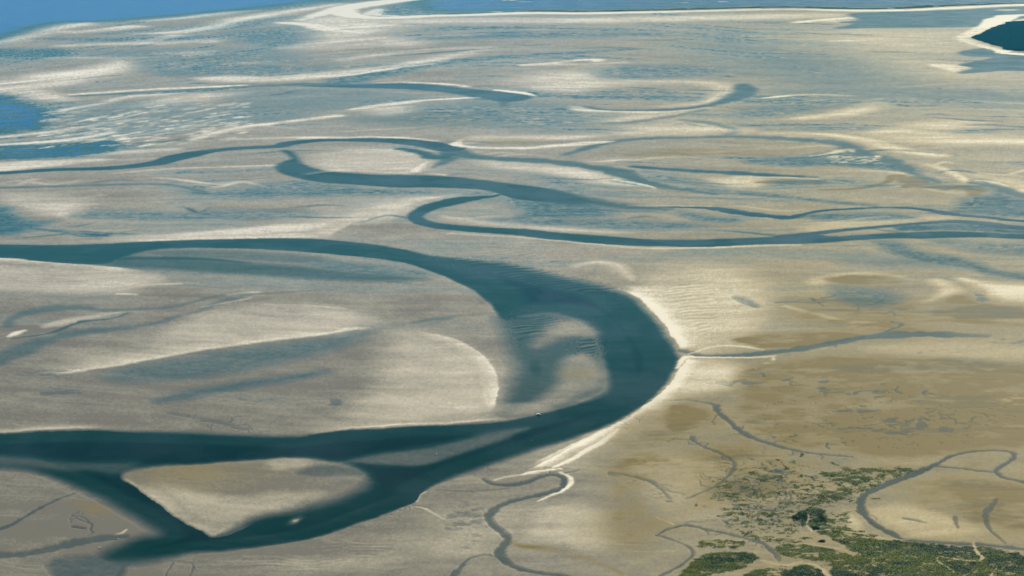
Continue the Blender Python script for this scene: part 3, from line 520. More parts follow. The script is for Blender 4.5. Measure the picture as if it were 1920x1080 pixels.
# faint runnels and low pale ribs over the far flats
r = random.Random(303)
for _ in range(150):
    cy = 55 + 390 * r.random() ** 1.1; cx = r.uniform(-40, 1960); L = r.uniform(50, 260); dry_ = r.random() < .4
    sl_ = -np.interp(cx, [0, 500, 1200, 1900], [.10, .05, -.01, -.03]) * (1 if cy < 330 else .3) + r.gauss(0, .03); amp = r.uniform(1, 5) * cy / 300; ph_ = r.uniform(0, 6.28); fq = r.uniform(.8, 2.2)
    pts = []
    for i in range(8):
        t = i / 7; pts.append((cx + L * (t - .5), cy + sl_ * L * (t - .5) + amp * math.sin(ph_ + fq * math.pi * t), (1.0 + .9 * math.sin(math.pi * t) * r.uniform(.6, 1.3)) * (0.8 + cy / 500), math.sin(math.pi * min(max(t, .06), .94)) ** .6))
    if dry_: S('dry_glare', r.uniform(.25, .6), 2.2, pts, n=4)
    else: S('D', r.uniform(.28, .52), 2.0, pts, cls=4, n=4)
r = random.Random(91)
for q_, num in (([(640,992),(780,945)], 5), ([(830,905),(960,862)], 5), ([(1060,832),(1180,780)], 5), ([(1240,735),(1275,690)], 3), ([(60,890),(225,950)], 4), ([(300,808),(560,814)], 4), ([(840,480),(1080,525)], 5), ([(300,512),(760,530)], 6)):
    for _ in range(num):
        t = r.random(); x_, y_ = q_[0][0] + (q_[1][0] - q_[0][0]) * t, q_[0][1] + (q_[1][1] - q_[0][1]) * t
        twig(x_, y_, r.uniform(-.1, 1.0) if y_ > 600 and x_ > 300 and q_[0][1] > 820 else r.uniform(-1.0, .3), r.uniform(8, 22), r.uniform(1.1, 1.9), r.uniform(.3, .5), 1, r)
P('rip', 1.0, 14, [(800,470),(900,480),(1000,494),(1100,515),(1180,540),(1120,556),(1020,545),(920,520),(840,496)])
#@END

# ------------------------------------------------------------------ natural wander of every edge, then noise
U = X * 1.0
wx = 5.0 * fbm(U / 60, V / 60, 11, 4) + 2.6 * fbm(U / 10, V / 10, 17, 3)
wy = (5.0 * fbm(U / 60, V / 60, 23, 4) + 2.6 * fbm(U / 10, V / 10, 29, 3)) / K
def resample(A):
    fx = np.interp((X + wx).ravel(), xs, np.arange(NX)).reshape(X.shape)
    fy = np.interp((Y + wy).ravel(), ys, np.arange(NY)).reshape(X.shape)
    ix = np.clip(fx.astype(int), 0, NX - 2); iy = np.clip(fy.astype(int), 0, NY - 2)
    tx = fx - ix; ty = fy - iy
    return ((A[iy, ix] * (1 - tx) + A[iy, ix + 1] * tx) * (1 - ty) + (A[iy + 1, ix] * (1 - tx) + A[iy + 1, ix + 1] * tx) * ty)
for f in FLD: FLD[f] = resample(FLD[f])
D, DRY_GLARE, BROWN, GREEN, DARK, WOOD, RIP, CUT = (FLD[f] for f in ('D', 'dry_glare', 'brown', 'green', 'dark', 'wood', 'rip', 'cut'))

# flow-aligned streaks: the tide runs along the chart, rising to the right on the far left
tilt = np.interp(ys, [-100, 0, 150, 300, 420, 700, 1300], [.16, .13, .10, .05, .0, -.06, -.05])[:, None] * np.interp(xs, [-500, 200, 900, 1400, 2400], [1.3, 1.0, .55, .15, .0])[None, :]
VT = V + tilt * (X - 300) * K
warp = 40 * fbm(U / 260, VT / 260, 41, 3)
ST = fbm(U / 330, (VT + warp) / 44, 51, 4, 0.55)                 # long streaks
ST2 = fbm(U / 90, (VT + warp) / 13, 61, 3, 0.6)                  # fine streaks
BL = fbm(U / 150, V / 150, 71, 3)
PT = fbm(U / 42, V / 30, 171, 4, .6)
FN = fbm(U / 6, V / 6, 81, 3, 0.9)
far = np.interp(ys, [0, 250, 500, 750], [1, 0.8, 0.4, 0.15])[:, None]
right = np.interp(xs, [0, 1100, 1400, 1920], [0, 0, .7, 1])[None, :] * np.interp(ys, [420, 560, 1080], [0, .7, 1])[:, None]

# standing water in far hollows, plus an even far film painting haze blue
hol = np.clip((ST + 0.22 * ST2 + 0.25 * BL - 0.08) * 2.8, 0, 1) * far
D2 = (0.40 * hol + 0.07 * far * np.clip(.9 + .25 * ST2 + .9 * BL, 0, 1.4)) * (1 - np.clip(DRY_GLARE * 2.2, 0, 1)) * (1 - np.clip(WOOD * 2, 0, 1))
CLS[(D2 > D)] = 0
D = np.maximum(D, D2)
# creeklets of the mud on the right
ridge = 1 - np.abs(fbm(U / 30, V / 16, 91, 3)) * 9
mud = np.zeros_like(D)
msk = np.exp(-(((X - 1430) / 95) ** 2 + ((Y - 925) / 70) ** 2) ** 1.5) + 0.45 * np.exp(-(((X - 1640) / 240) ** 2 + ((Y - 780) / 60) ** 2) ** 2)
spot = np.clip((ridge - 0.25) * 1.4, 0, 1) * np.clip((fbm(U / 14, V / 9, 95, 2) - 0.06) * 7, 0, 1) * np.clip(msk, 0, 1)
cr_ = 0.46 * np.clip(spot * 1.5, 0, 1); CLS[cr_ > D] = 5; D = np.maximum(D, cr_)
PUD = FLD['pud']; pd_ = np.clip((PUD * (0.75 + 2.6 * fbm(U / 26, V / 13, 151, 3)) - 0.22) * 0.55, 0, 0.24)
CLS[pd_ > D] = 0; D = np.maximum(D, pd_)
# ripple bars
ph = (VT * 0.95 + 24 * fbm(U / 80, V / 80, 101, 3) + 0.10 * X * K * 0.6) / (9.0 + 5 * RIP)
RW = np.sin(ph * 2 * math.pi * 0.78) * RIP * (0.55 + 0.9 * fbm(U / 60, V / 12, 105, 2))
D = np.clip(D + 0.30 * RW * (D > 0.12) * (D < 0.985) , 0, 1)
ED = fbm(U / 11, VT / 7, 161, 3, .6)
D = np.clip(D * (1 + (0.05 + 0.18 * far) * ST2 * (D < 0.9)) + (0.05 + 0.10 * far) * ED * np.clip(D * 6, 0, 1) * np.clip((0.78 - D) * 3, 0, 1) * (CLS != 5) + 0.45 * (ED + .5 * ST2) * (CLS == 0) * np.clip(D * 4, 0, 1) * (D > .3) * far, 0, 1)
D = D * (1 - np.clip(DRY_GLARE * 1.6 - 0.55, 0, 1))
D = np.where(WOOD > 0.3, 0, D)
D = D * (1 - np.clip(CUT, 0, 1))

veg = np.clip(GREEN * (1 - CUT), 0, 1)
vn = fbm(U / 16, V / 10, 111, 3) + 0.5 * fbm(U / 5, V / 4, 115, 2)
VEG = np.clip((veg - 0.31 + 0.80 * vn) * 2.5, 0, 1) * (veg > 0.03) * (D < 0.25)
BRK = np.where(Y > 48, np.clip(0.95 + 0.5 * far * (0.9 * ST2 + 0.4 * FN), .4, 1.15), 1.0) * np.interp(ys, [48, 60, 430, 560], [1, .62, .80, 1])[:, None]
DRY_GLARE_H = DRY_GLARE.copy(); DRY_GLARE = DRY_GLARE * BRK
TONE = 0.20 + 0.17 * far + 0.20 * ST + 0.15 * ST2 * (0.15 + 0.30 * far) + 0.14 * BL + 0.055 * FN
TONE = TONE + 0.85 * np.clip(DRY_GLARE, 0, 1.2) * (1 + 0.25 * ST2 * far + 0.03 * FN) + 0.18 * RW * (D < 0.3)
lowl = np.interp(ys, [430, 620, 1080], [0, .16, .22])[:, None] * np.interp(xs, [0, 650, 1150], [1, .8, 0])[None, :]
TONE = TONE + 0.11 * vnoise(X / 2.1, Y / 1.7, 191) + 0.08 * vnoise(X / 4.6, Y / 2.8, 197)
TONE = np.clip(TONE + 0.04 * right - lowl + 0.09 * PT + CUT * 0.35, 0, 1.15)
BR = np.clip(BROWN * (1.05 + (0.3 + 0.8 * far) * ST2 + 0.8 * BL + 0.7 * PT + 0.12 * FN) + 0.36 * right * (1 + BL + .8 * PT), 0, 1)
BR = np.maximum(BR, np.clip(spot * 0.6, 0, 1))
DK = np.clip(np.maximum(DARK * (0.8 + 0.6 * vn), 0) + np.clip(1.6 * fbm(U / 34, V / 18, 181, 4, .6) - .02, 0, .5), 0, 1)

# heights (metres)
gx = np.empty((NY, NX)); gy = np.empty((NY, NX))
yv = (540.0 - ys) / F; tt = H / (math.sin(PITCH) - yv * math.cos(PITCH))
gx[:] = ((xs - 960.0) / F)[None, :] * tt[:, None]; gy[:] = ((math.cos(PITCH) + yv * math.sin(PITCH)) * tt)[:, None]
hb = 0.34 + 0.5 * np.clip(DRY_GLARE_H, 0, 1.1) + 0.10 * PT + 0.12 * BL + 0.10 * ST + 0.05 * ST2 * far + 0.16 * RW + 0.5 * VEG * (0.6 + vn) - 0.7 * spot
hb = hb + 2.5 * np.clip(WOOD, 0, 1)
sh = sstep(D / 0.08)
HGT = np.maximum(hb, 0.2) * (1 - sh) - sh * (0.25 + 1.6 * D)

# ------------------------------------------------------------------ material helpers
def new_mat(name):
    m = bpy.data.materials.new(name); m.use_nodes = True
    n = m.node_tree; b = n.nodes['Principled BSDF']
    return m, n, b
def node(n, t, **kw):
    o = n.nodes.new(t)
    for k, v in kw.items(): setattr(o, k, v)
    return o
def attr(n, name):
    a = node(n, 'ShaderNodeAttribute', attribute_name=name); return a.outputs['Fac']
def mixc(n, fac, a, b, mode='MIX'):
    m = node(n, 'ShaderNodeMix', data_type='RGBA', blend_type=mode)
    for i, s in ((0, fac), (6, a), (7, b)):
        if isinstance(s, (int, float)): m.inputs[i].default_value = s
        elif isinstance(s, tuple): m.inputs[i].default_value = (*s, 1)
        else: n.links.new(s, m.inputs[i])
    return m.outputs[2]
def math_(n, op, a, b=None, clamp=False):
    m = node(n, 'ShaderNodeMath', operation=op, use_clamp=clamp)
    for i, s in ((0, a), (1, b)):
        if s is None: continue
        if isinstance(s, (int, float)): m.inputs[i].default_value = s
        else: n.links.new(s, m.inputs[i])
    return m.outputs[0]
def noise_(n, scale, detail=4, vec=None, rough=0.55):
    t = node(n, 'ShaderNodeTexNoise'); t.inputs['Scale'].default_value = scale; t.inputs['Detail'].default_value = detail; t.inputs['Roughness'].default_value = rough
    if vec is not None: n.links.new(vec, t.inputs['Vector'])
    return t.outputs['Fac']
def ramp(n, fac, stops):
    r = node(n, 'ShaderNodeValToRGB'); e = r.color_ramp.elements
    while len(e) < len(stops): e.new(0.5)
    for k, (p, c) in zip(e, stops): k.position = p; k.color = (*c, 1)
    n.links.new(fac, r.inputs[0]); return r.outputs['Color']

# wet and dry sand, mud, marsh turf: one ground material, mixed by survey attributes
M_GROUND, n, b = new_mat('sand_and_mud')
pos = node(n, 'ShaderNodeNewGeometry').outputs['Position']
mp = node(n, 'ShaderNodeMapping'); mp.inputs['Scale'].default_value = (1, 0.35, 1); n.links.new(pos, mp.inputs['Vector'])
n1 = noise_(n, 0.10, 5, mp.outputs[0], 0.65); n2 = noise_(n, 0.35, 4, pos, 0.6)
tone = math_(n, 'ADD', attr(n, 'tone'), math_(n, 'MULTIPLY', math_(n, 'SUBTRACT', n1, 0.5), 0.07))
sand = ramp(n, tone, [(0.0, (0.160, 0.142, 0.082)), (0.25, (0.282, 0.240, 0.124)), (0.6, (0.52, 0.43, 0.225)), (1.0, (0.88, 0.80, 0.57))])
mudc = mixc(n, n2, (0.172, 0.130, 0.032), (0.305, 0.228, 0.064))
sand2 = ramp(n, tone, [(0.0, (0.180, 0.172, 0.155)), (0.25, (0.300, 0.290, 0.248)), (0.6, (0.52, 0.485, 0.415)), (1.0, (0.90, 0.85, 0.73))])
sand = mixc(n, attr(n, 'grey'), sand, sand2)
mudc = mixc(n, math_(n, 'MULTIPLY', math_(n, 'SUBTRACT', attr(n, 'brown'), 0.5, True), 0.9, True), mudc, (0.128, 0.098, 0.026))
c = mixc(n, attr(n, 'brown'), sand, mudc)
turf = mixc(n, n2, (0.028, 0.062, 0.004), (0.115, 0.120, 0.012))
turf = mixc(n, attr(n, 'dark'), turf, (0.003, 0.024, 0.008))
c = mixc(n, attr(n, 'veg'), c, turf)
wood = mixc(n, n2, (0.012, 0.030, 0.014), (0.03, 0.055, 0.02))
c = mixc(n, attr(n, 'wood'), c, wood)
n.links.new(c, b.inputs['Base Color']); b.inputs['Roughness'].default_value = 0.7; b.inputs['Specular IOR Level'].default_value = 0.06
bp = node(n, 'ShaderNodeBump'); bp.inputs['Strength'].default_value = 0.12; bp.inputs['Distance'].default_value = 0.6
n.links.new(n1, bp.inputs['Height']); n.links.new(bp.outputs[0], b.inputs['Normal'])

# sea and channel water: depth decides how much of the bed shows through
M_WATER, n, b = new_mat('tidal_water')
pos = node(n, 'ShaderNodeNewGeometry').outputs['Position']
dep = attr(n, 'depth')
n1 = noise_(n, 0.012, 4, pos); n2 = noise_(n, 0.25, 3, pos)
c = ramp(n, dep, [(0.0, (0.115, 0.160, 0.200)), (0.45, (0.045, 0.105, 0.110)), (0.78, (0.004, 0.033, 0.030)), (1.0, (0.0004, 0.0125, 0.0095))])
c = mixc(n, math_(n, 'MULTIPLY', n1, 0.5), c, (0.001, 0.018, 0.009))
n3 = noise_(n, 0.004, 5, pos, 0.6); silt = math_(n, 'MULTIPLY', math_(n, 'SUBTRACT', n3, 0.48, True), 2.2, True)
c = mixc(n, math_(n, 'MULTIPLY', silt, 0.28), c, (0.024, 0.042, 0.026))
sky_haze_c = ramp(n, dep, [(0.0, (0.23, 0.47, 0.54)), (0.4, (0.12, 0.35, 0.44)), (0.72, (0.018, 0.140, 0.170)), (1.0, (0.012, 0.190, 0.520))])  # blue of reflected sky and haze put into the water colour
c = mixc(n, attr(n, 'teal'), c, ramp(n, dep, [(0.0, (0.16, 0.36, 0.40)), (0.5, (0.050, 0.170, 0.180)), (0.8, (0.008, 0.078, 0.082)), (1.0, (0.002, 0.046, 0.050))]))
c = mixc(n, attr(n, 'sky_haze'), c, sky_haze_c)
n.links.new(c, b.inputs['Base Color']); b.inputs['Roughness'].default_value = 0.22; b.inputs['IOR'].default_value = 1.33; n.links.new(math_(n, 'ADD', math_(n, 'MULTIPLY', math_(n, 'SUBTRACT', n3, 0.45, True), 0.6), 0.03), b.inputs['Specular IOR Level'])
bp = node(n, 'ShaderNodeBump'); bp.inputs['Strength'].default_value = 0.5; bp.inputs['Distance'].default_value = 0.5
n.links.new(n2, bp.inputs['Height']); n.links.new(bp.outputs[0], b.inputs['Normal'])
al = node(n, 'ShaderNodeMapRange'); al.inputs['From Min'].default_value = 0.0; al.inputs['From Max'].default_value = 0.80
n.links.new(dep, al.inputs['Value']); n.links.new(al.outputs[0], b.inputs['Alpha'])

# ------------------------------------------------------------------ meshes from the survey grid
def grid_mesh(name, mask_cells, z, attrs, mat, kind='structure'):
    if mask_cells is None: mask_cells = np.ones((NY - 1, NX - 1), bool)
    ci, cj = np.nonzero(mask_cells)
    if len(ci) == 0: return None
    a = ci * NX + cj
    quads = np.stack([a + NX, a + NX + 1, a + 1, a], 1)
    used = np.zeros(NY * NX, bool); used[quads.ravel()] = True
    remap = np.cumsum(used) - 1; q = remap[quads].astype(np.int32)
    co = np.stack([gx.ravel()[used], gy.ravel()[used], (z if np.ndim(z) else np.full((NY, NX), z)).ravel()[used]], 1).astype(np.float32)
    me = bpy.data.meshes.new(name)
    me.vertices.add(len(co)); me.vertices.foreach_set('co', co.ravel())
    nq = len(q); me.loops.add(nq * 4); me.loops.foreach_set('vertex_index', q.ravel())
    me.polygons.add(nq); me.polygons.foreach_set('loop_start', np.arange(0, nq * 4, 4, dtype=np.int32))
    me.polygons.foreach_set('use_smooth', np.ones(nq, bool))
    me.update(calc_edges=True)
    for k, A in attrs.items():
        at = me.attributes.new(k, 'FLOAT', 'POINT'); at.data.foreach_set('value', A.ravel()[used].astype(np.float32))
    me.materials.append(mat)
    o = bpy.data.objects.new(name, me); COL.objects.link(o); o['kind'] = kind
    return o
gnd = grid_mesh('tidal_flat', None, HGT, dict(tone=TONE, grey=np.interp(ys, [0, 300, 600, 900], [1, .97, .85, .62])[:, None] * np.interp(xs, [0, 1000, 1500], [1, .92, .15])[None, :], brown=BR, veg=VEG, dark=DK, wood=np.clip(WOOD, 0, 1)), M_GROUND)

SKY_HAZE = np.interp(ys, [0, 60, 150, 330, 480, 650, 850], [1, .95, .85, .62, .45, .22, .1])[:, None] * np.interp(xs, [0, 500, 1300, 1700], [1.0, .95, .72, .5])[None, :]  # painted sky reflection and haze, stronger with distance
cellD = np.maximum(np.maximum(D[:-1, :-1], D[1:, :-1]), np.maximum(D[:-1, 1:], D[1:, 1:])) > 0.025
cellC = CLS[:-1, :-1]
for ci_, nm in enumerate(NAMES):
    grid_mesh(nm, cellD & (cellC == ci_), 0.0, dict(depth=D, sky_haze=SKY_HAZE * (np.interp(xs, [780, 1250], [1, .42])[None, :] if ci_ == 1 else 0.35 if ci_ == 2 else 1.0 if ci_ < 3 else 0.15 if ci_ < 5 else 0.4), teal=np.interp(ys, [0, 420, 620, 780, 900], [.9, .85, .55, .15, 0])[:, None] * np.ones((1, NX))), M_WATER)

# ground and sea beyond the surveyed chart
def quad_obj(name, pts, mat, z=0.0, attrs=None):
    me = bpy.data.meshes.new(name); me.from_pydata([(x, y, z) for x, y in pts], [], [(0, 1, 2, 3)])
    for k, v in (attrs or {}).items():
        at = me.attributes.new(k, 'FLOAT', 'POINT'); at.data.foreach_set('value', [v] * 4)
    me.materials.append(mat); o = bpy.data.objects.new(name, me); COL.objects.link(o); o['kind'] = 'structure'; return o
fl, fr = (gx[0, 0], gy[0, 0]), (gx[0, -1], gy[0, -1]); nl, nr = (gx[-1, 0], gy[-1, 0]), (gx[-1, -1], gy[-1, -1])
B = 100000.0
quad_obj('open_sea', [fl, fr, (B, B), (-B, B)], M_WATER, 0, dict(depth=1.0, sky_haze=1.0, teal=0.0))
quad_obj('sand_plain', [nr, (B, -B), (B, B), fr], M_GROUND, 0.5, dict(tone=.3, brown=.2))
quad_obj('sand_plain', [(-B, -B), nl, fl, (-B, B)], M_GROUND, 0.5, dict(tone=.3, brown=.0))
quad_obj('sand_plain', [(-B, -B), (B, -B), nr, nl], M_GROUND, 0.5, dict(tone=.3, brown=.1))
#@OBJECTS
# ------------------------------------------------------------------ woods
M_LEAF, n, b = new_mat('foliage')
pos = node(n, 'ShaderNodeNewGeometry').outputs['Position']
n1 = noise_(n, 0.03, 4, pos, 0.7); n2 = noise_(n, 0.3, 3, pos)
c = mixc(n, n1, (0.002, 0.022, 0.034), (0.005, 0.038, 0.050)); c = mixc(n, math_(n, 'MULTIPLY', n2, 0.3), c, (0.012, 0.055, 0.03))
n.links.new(c, b.inputs['Base Color']); b.inputs['Roughness'].default_value = 1.0; b.inputs['Specular IOR Level'].default_value = 0.0
M_SCRUB, n, b = new_mat('scrub'); pos = node(n, 'ShaderNodeNewGeometry').outputs['Position']
mp = node(n, 'ShaderNodeMapping'); mp.inputs['Scale'].default_value = (.5, 1.6, 1); n.links.new(pos, mp.inputs['Vector'])
n.links.new(ramp(n, noise_(n, 0.003, 6, mp.outputs[0], 0.65), [(0.36, (0.02, 0.045, 0.03)), (0.5, (0.05, 0.075, 0.03)), (0.60, (0.10, 0.10, 0.04)), (0.72, (0.2, 0.17, 0.08))]), b.inputs['Base Color']); b.inputs['Roughness'].default_value = 1; b.inputs['Specular IOR Level'].default_value = 0
rs = np.random.RandomState(3)
canopy = sstep((WOOD - 0.3) / 0.5) * (7 + 3 * rs.rand(NY, NX) + 12 * fbm(U / 14, V / 70, 131, 3)) + 2.6
cellW = np.minimum(np.minimum(WOOD[:-1, :-1], WOOD[1:, :-1]), np.minimum(WOOD[:-1, 1:], WOOD[1:, 1:])) > 0.3
cx_ = (gx[:-1, :-1] + gx[1:, 1:]) * 0.5
split = (ys[:-1] > 30)[:, None] * np.ones((1, NX - 1), bool)
f1 = grid_mesh('forest', cellW & split, canopy, {}, M_LEAF, 'stuff')
f2 = grid_mesh('dune_scrub', cellW & ~split, canopy * .45, {}, M_SCRUB, 'stuff')
f1['label'] = 'dark wood filling the island behind its white beach at the right edge'; f2['label'] = 'thin fringe of green scrub along the back of the far white beach'

def G(px, py):
    x, y = ground(px, py); return x, y
def hgt(px, py):
    return float(HGT[min(np.searchsorted(ys, py), NY - 1), min(np.searchsorted(xs, px), NX - 1)])
# ------------------------------------------------------------------ marsh grass
rg = np.random.RandomState(5)
prob = VEG * (Y > 850) * (K ** 3)
prob[:, :-1] *= np.diff(xs)[None, :]; prob[:-1] *= np.diff(ys)[:, None]
prob = np.clip(prob, 0, np.percentile(prob[prob > 0], 99.5)); prob = prob * (Y < 1150)
idx = rg.choice(NY * NX, size=70000, p=(prob / prob.sum()).ravel())
ii, jj = np.unravel_index(idx, (NY, NX)); qx = xs[jj] + rg.rand(len(idx)) * np.append(np.diff(xs), 0)[jj]; qy = ys[ii] + rg.rand(len(idx)) * np.append(np.diff(ys), 0)[ii]
bx, by = ground(qx, qy); bx = bx + rg.uniform(-.8, .8, len(idx)); by = by + rg.uniform(-1.2, 1.2, len(idx)); bz = HGT.ravel()[idx] - 0.1
dk = DK.ravel()[idx]
nb = 3
ang = rg.uniform(0, 2 * math.pi, (len(idx), nb)); wd = rg.uniform(.35, .9, (len(idx), nb)); ht = rg.uniform(.35, 1.1, (len(idx), nb)); ln = rg.uniform(-.7, .7, (len(idx), nb, 2))
A = np.stack([bx[:, None] + wd * np.cos(ang), by[:, None] + wd * np.sin(ang), np.repeat(bz[:, None], nb, 1)], -1)
Bv = np.stack([bx[:, None] - wd * np.cos(ang), by[:, None] - wd * np.sin(ang), np.repeat(bz[:, None], nb, 1)], -1)
Cv = np.stack([bx[:, None] + ln[..., 0], by[:, None] + ln[..., 1], bz[:, None] + ht], -1)
co = np.stack([A, Bv, Cv], 2).reshape(-1, 3).astype(np.float32); nt_ = len(co) // 3
me = bpy.data.meshes.new('marsh_grass'); me.vertices.add(len(co)); me.vertices.foreach_set('co', co.ravel())
me.loops.add(nt_ * 3); me.loops.foreach_set('vertex_index', np.arange(nt_ * 3, dtype=np.int32))
me.polygons.add(nt_); me.polygons.foreach_set('loop_start', np.arange(0, nt_ * 3, 3, dtype=np.int32)); me.update(calc_edges=True)
at = me.attributes.new('dark', 'FLOAT', 'POINT'); at.data.foreach_set('value', np.repeat(dk, nb * 3).astype(np.float32))
at = me.attributes.new('hue', 'FLOAT', 'POINT'); at.data.foreach_set('value', np.repeat(np.clip(.5 + .9 * fbm(bx / 30, by / 40, 141, 3) + rg.uniform(-.25, .25, len(bx)), 0, 1), nb * 3).astype(np.float32))
M_GRASS, n, b = new_mat('marsh_grass')
c = mixc(n, attr(n, 'hue'), (0.032, 0.112, 0.003), (0.215, 0.220, 0.010)); c = mixc(n, attr(n, 'dark'), c, (0.006, 0.056, 0.006))
df = node(n, 'ShaderNodeBsdfDiffuse'); tl = node(n, 'ShaderNodeBsdfTranslucent'); mx = node(n, 'ShaderNodeMixShader'); mx.inputs[0].default_value = 0.5
n.links.new(c, df.inputs['Color']); n.links.new(c, tl.inputs['Color']); n.links.new(df.outputs[0], mx.inputs[1]); n.links.new(tl.outputs[0], mx.inputs[2]); n.links.new(mx.outputs[0], n.nodes['Material Output'].inputs['Surface'])
me.materials.append(M_GRASS); o = bpy.data.objects.new('marsh_grass', me); COL.objects.link(o); o['kind'] = 'stuff'; o['label'] = 'green tussocks of salt marsh grass along the bottom right'

# ------------------------------------------------------------------ things
def thing(name, label, cat, loc, rz=0, group=None):
    o = bpy.data.objects.new(name, None); COL.objects.link(o); o.empty_display_size = 1
    o.location = loc; o.rotation_euler = (0, 0, rz); o['label'] = label; o['category'] = cat
    if group: o['group'] = group
    return o
def obj(name, bm, mat, parent=None, smooth=False):
    bmesh.ops.recalc_face_normals(bm, faces=bm.faces)
    me = bpy.data.meshes.new(name); bm.to_mesh(me); bm.free(); me.materials.append(mat)
    if smooth: me.polygons.foreach_set('use_smooth', [True] * len(me.polygons))
    o = bpy.data.objects.new(name, me); COL.objects.link(o); o.parent = parent; return o
def box(bm, c, s, bev=0):
    r = bmesh.ops.create_cube(bm, size=1)
    for v in r['verts']: v.co = (c[0] + v.co.x * s[0], c[1] + v.co.y * s[1], c[2] + v.co.z * s[2])
    if bev: bmesh.ops.bevel(bm, geom=list({e for v in r['verts'] for e in v.link_edges}), offset=bev, segments=2, affect='EDGES')
def tube(bm, a, b_, r0, r1, seg=10):
    from mathutils import Vector
    a, b_ = Vector(a), Vector(b_); d = (b_ - a)
    q = d.to_track_quat('Z', 'Y')
    r = bmesh.ops.create_cone(bm, cap_ends=True, segments=seg, radius1=r0, radius2=r1, depth=d.length)
    for v in r['verts']: v.co = q @ v.co + (a + b_) / 2
def paint(name, col, rough=0.4, var=0.15, sc_=1.5):
    m, n, b = new_mat(name); tc = node(n, 'ShaderNodeTexCoord').outputs['Object']
    f = noise_(n, sc_, 4, tc); d = tuple(x * (1 - var) for x in col)
    n.links.new(mixc(n, f, d, col), b.inputs['Base Color']); b.inputs['Roughness'].default_value = rough; return m
M_WHITE = paint('white_paint', (0.82, 0.82, 0.80)); M_GREY = paint('grey_deck', (0.45, 0.44, 0.42)); M_GLASS = paint('dark_window', (0.02, 0.03, 0.04), 0.1)
M_RED = paint('red_paint', (0.42, 0.05, 0.03)); M_GREEN = paint('green_paint', (0.03, 0.16, 0.07)); M_STEEL = paint('steel', (0.25, 0.25, 0.25)); M_TILE = paint('roof_tile', (0.30, 0.10, 0.06), 0.8); M_BARK = paint('bark', (0.09, 0.07, 0.05), 0.9)

def hull_bm(L, W, hh, dr=0.35):
    """lofted hull: stations from transom to bow"""
    bm = bmesh.new(); rings = []
    for t in (0, .15, .35, .55, .75, .9, 1.0):
        x = -L / 2 + L * t; wv = W / 2 * (0.86 + .14 * math.sin(min(t / .4, 1) * math.pi / 2)) * (1 - max(0, (t - .45) / .55) ** 2.2) + 0.02
        shr = hh * (0.85 + 0.35 * t * t); fl_ = 0.72
        rings.append([bm.verts.new(p) for p in ((x, -wv, shr), (x - .1 * t, -wv * fl_, shr * .35), (x - .3 * t, 0, -dr * (1 - t * .6)), (x - .1 * t, wv * fl_, shr * .35), (x, wv, shr))])
    for r0, r1 in zip(rings[:-1], rings[1:]):
        for i in range(4): bm.faces.new((r0[i], r0[i+1], r1[i+1], r1[i]))
    bm.faces.new(rings[0]); bm.faces.new(rings[-1][::-1])
    return bm, [(r[0].co.copy(), r[4].co.copy()) for r in rings]
def deck_bm(edge, drop, t=.05):
    bm = bmesh.new(); top = [(bm.verts.new((a.x, a.y * .97, a.z - drop)), bm.verts.new((c_.x, c_.y * .97, c_.z - drop))) for a, c_ in edge]
    for p, q in zip(top[:-1], top[1:]): bm.faces.new((p[0], p[1], q[1], q[0]))
    return bm
# white motor boat lying at the edge of the great channel
x, y = G(1010, 778)
bt = thing('motor_boat', 'white motor boat with a cabin lying by the sandbank in the wide bend', 'boat', (x, y, 0), math.radians(-40))
hb_, edge = hull_bm(12.0, 4.0, 1.5, .6)
obj('hull', hb_, M_WHITE, bt, True); obj('deck', deck_bm(edge, .18), M_WHITE, bt)
bm = bmesh.new(); box(bm, (-.2, 0, 2.15), (4.6, 2.8, 1.7), .18); cb = obj('cabin', bm, M_WHITE, bt)
bm = bmesh.new(); box(bm, (2.13, 0, 2.35), (.06, 2.2, .7)); obj('windscreen', bm, M_GLASS, cb)
for s_ in (-1, 1):
    bm = bmesh.new(); box(bm, (-.2, s_ * 1.42, 2.35), (3.2, .06, .6)); obj('side_window', bm, M_GLASS, cb)
bm = bmesh.new(); box(bm, (-.4, 0, 3.08), (5.2, 3.1, .14), .04); obj('roof', bm, M_WHITE, bt)
bm = bmesh.new(); tube(bm, (-.8, 0, 3.15), (-.9, 0, 5.6), .06, .04); obj('mast', bm, M_STEEL, bt)
bm = bmesh.new()
rail = [(2.4, -1.75), (3.4, -1.5), (4.4, -1.1), (5.4, -.45), (5.9, 0), (5.4, .45), (4.4, 1.1), (3.4, 1.5), (2.4, 1.75)]
for p_, q_ in zip(rail[:-1], rail[1:]): tube(bm, (*p_, 2.25), (*q_, 2.3), .04, .04, 6)
bmesh.ops.remove_doubles(bm, verts=bm.verts, dist=.06)
obj('bow_rail', bm, M_STEEL, bt)
# open boats in the creek mouth
for px, py, L, rz, lab in ((188, 1026.5, 6.5, .15, 'larger white open boat lying in the muddy creek mouth at lower left'), (222, 1010.5, 4.6, .5, 'small white dinghy lying under the pale hooked bank at lower left')):
    x, y = G(px, py)
    r = thing('open_boat', lab, 'boat', (x, y, 0), rz, 'open boats in the lower left creek mouth')
    hb_, edge = hull_bm(L, L * .36, .7, .2); obj('hull', hb_, M_WHITE, r, True); obj('floor', deck_bm(edge, .22), M_WHITE, r)
    for t in (-.2, .12):
        bm = bmesh.new(); box(bm, (L * t, 0, .62), (.35, L * .32, .06)); obj('thwart', bm, M_GREY, r)
    bm = bmesh.new(); box(bm, (-L / 2 - .15, 0, .8), (.35, .35, .7), .06); tube(bm, (-L / 2 - .18, 0, .5), (-L / 2 - .2, 0, -.4), .08, .06); obj('outboard_motor', bm, M_STEEL, r)
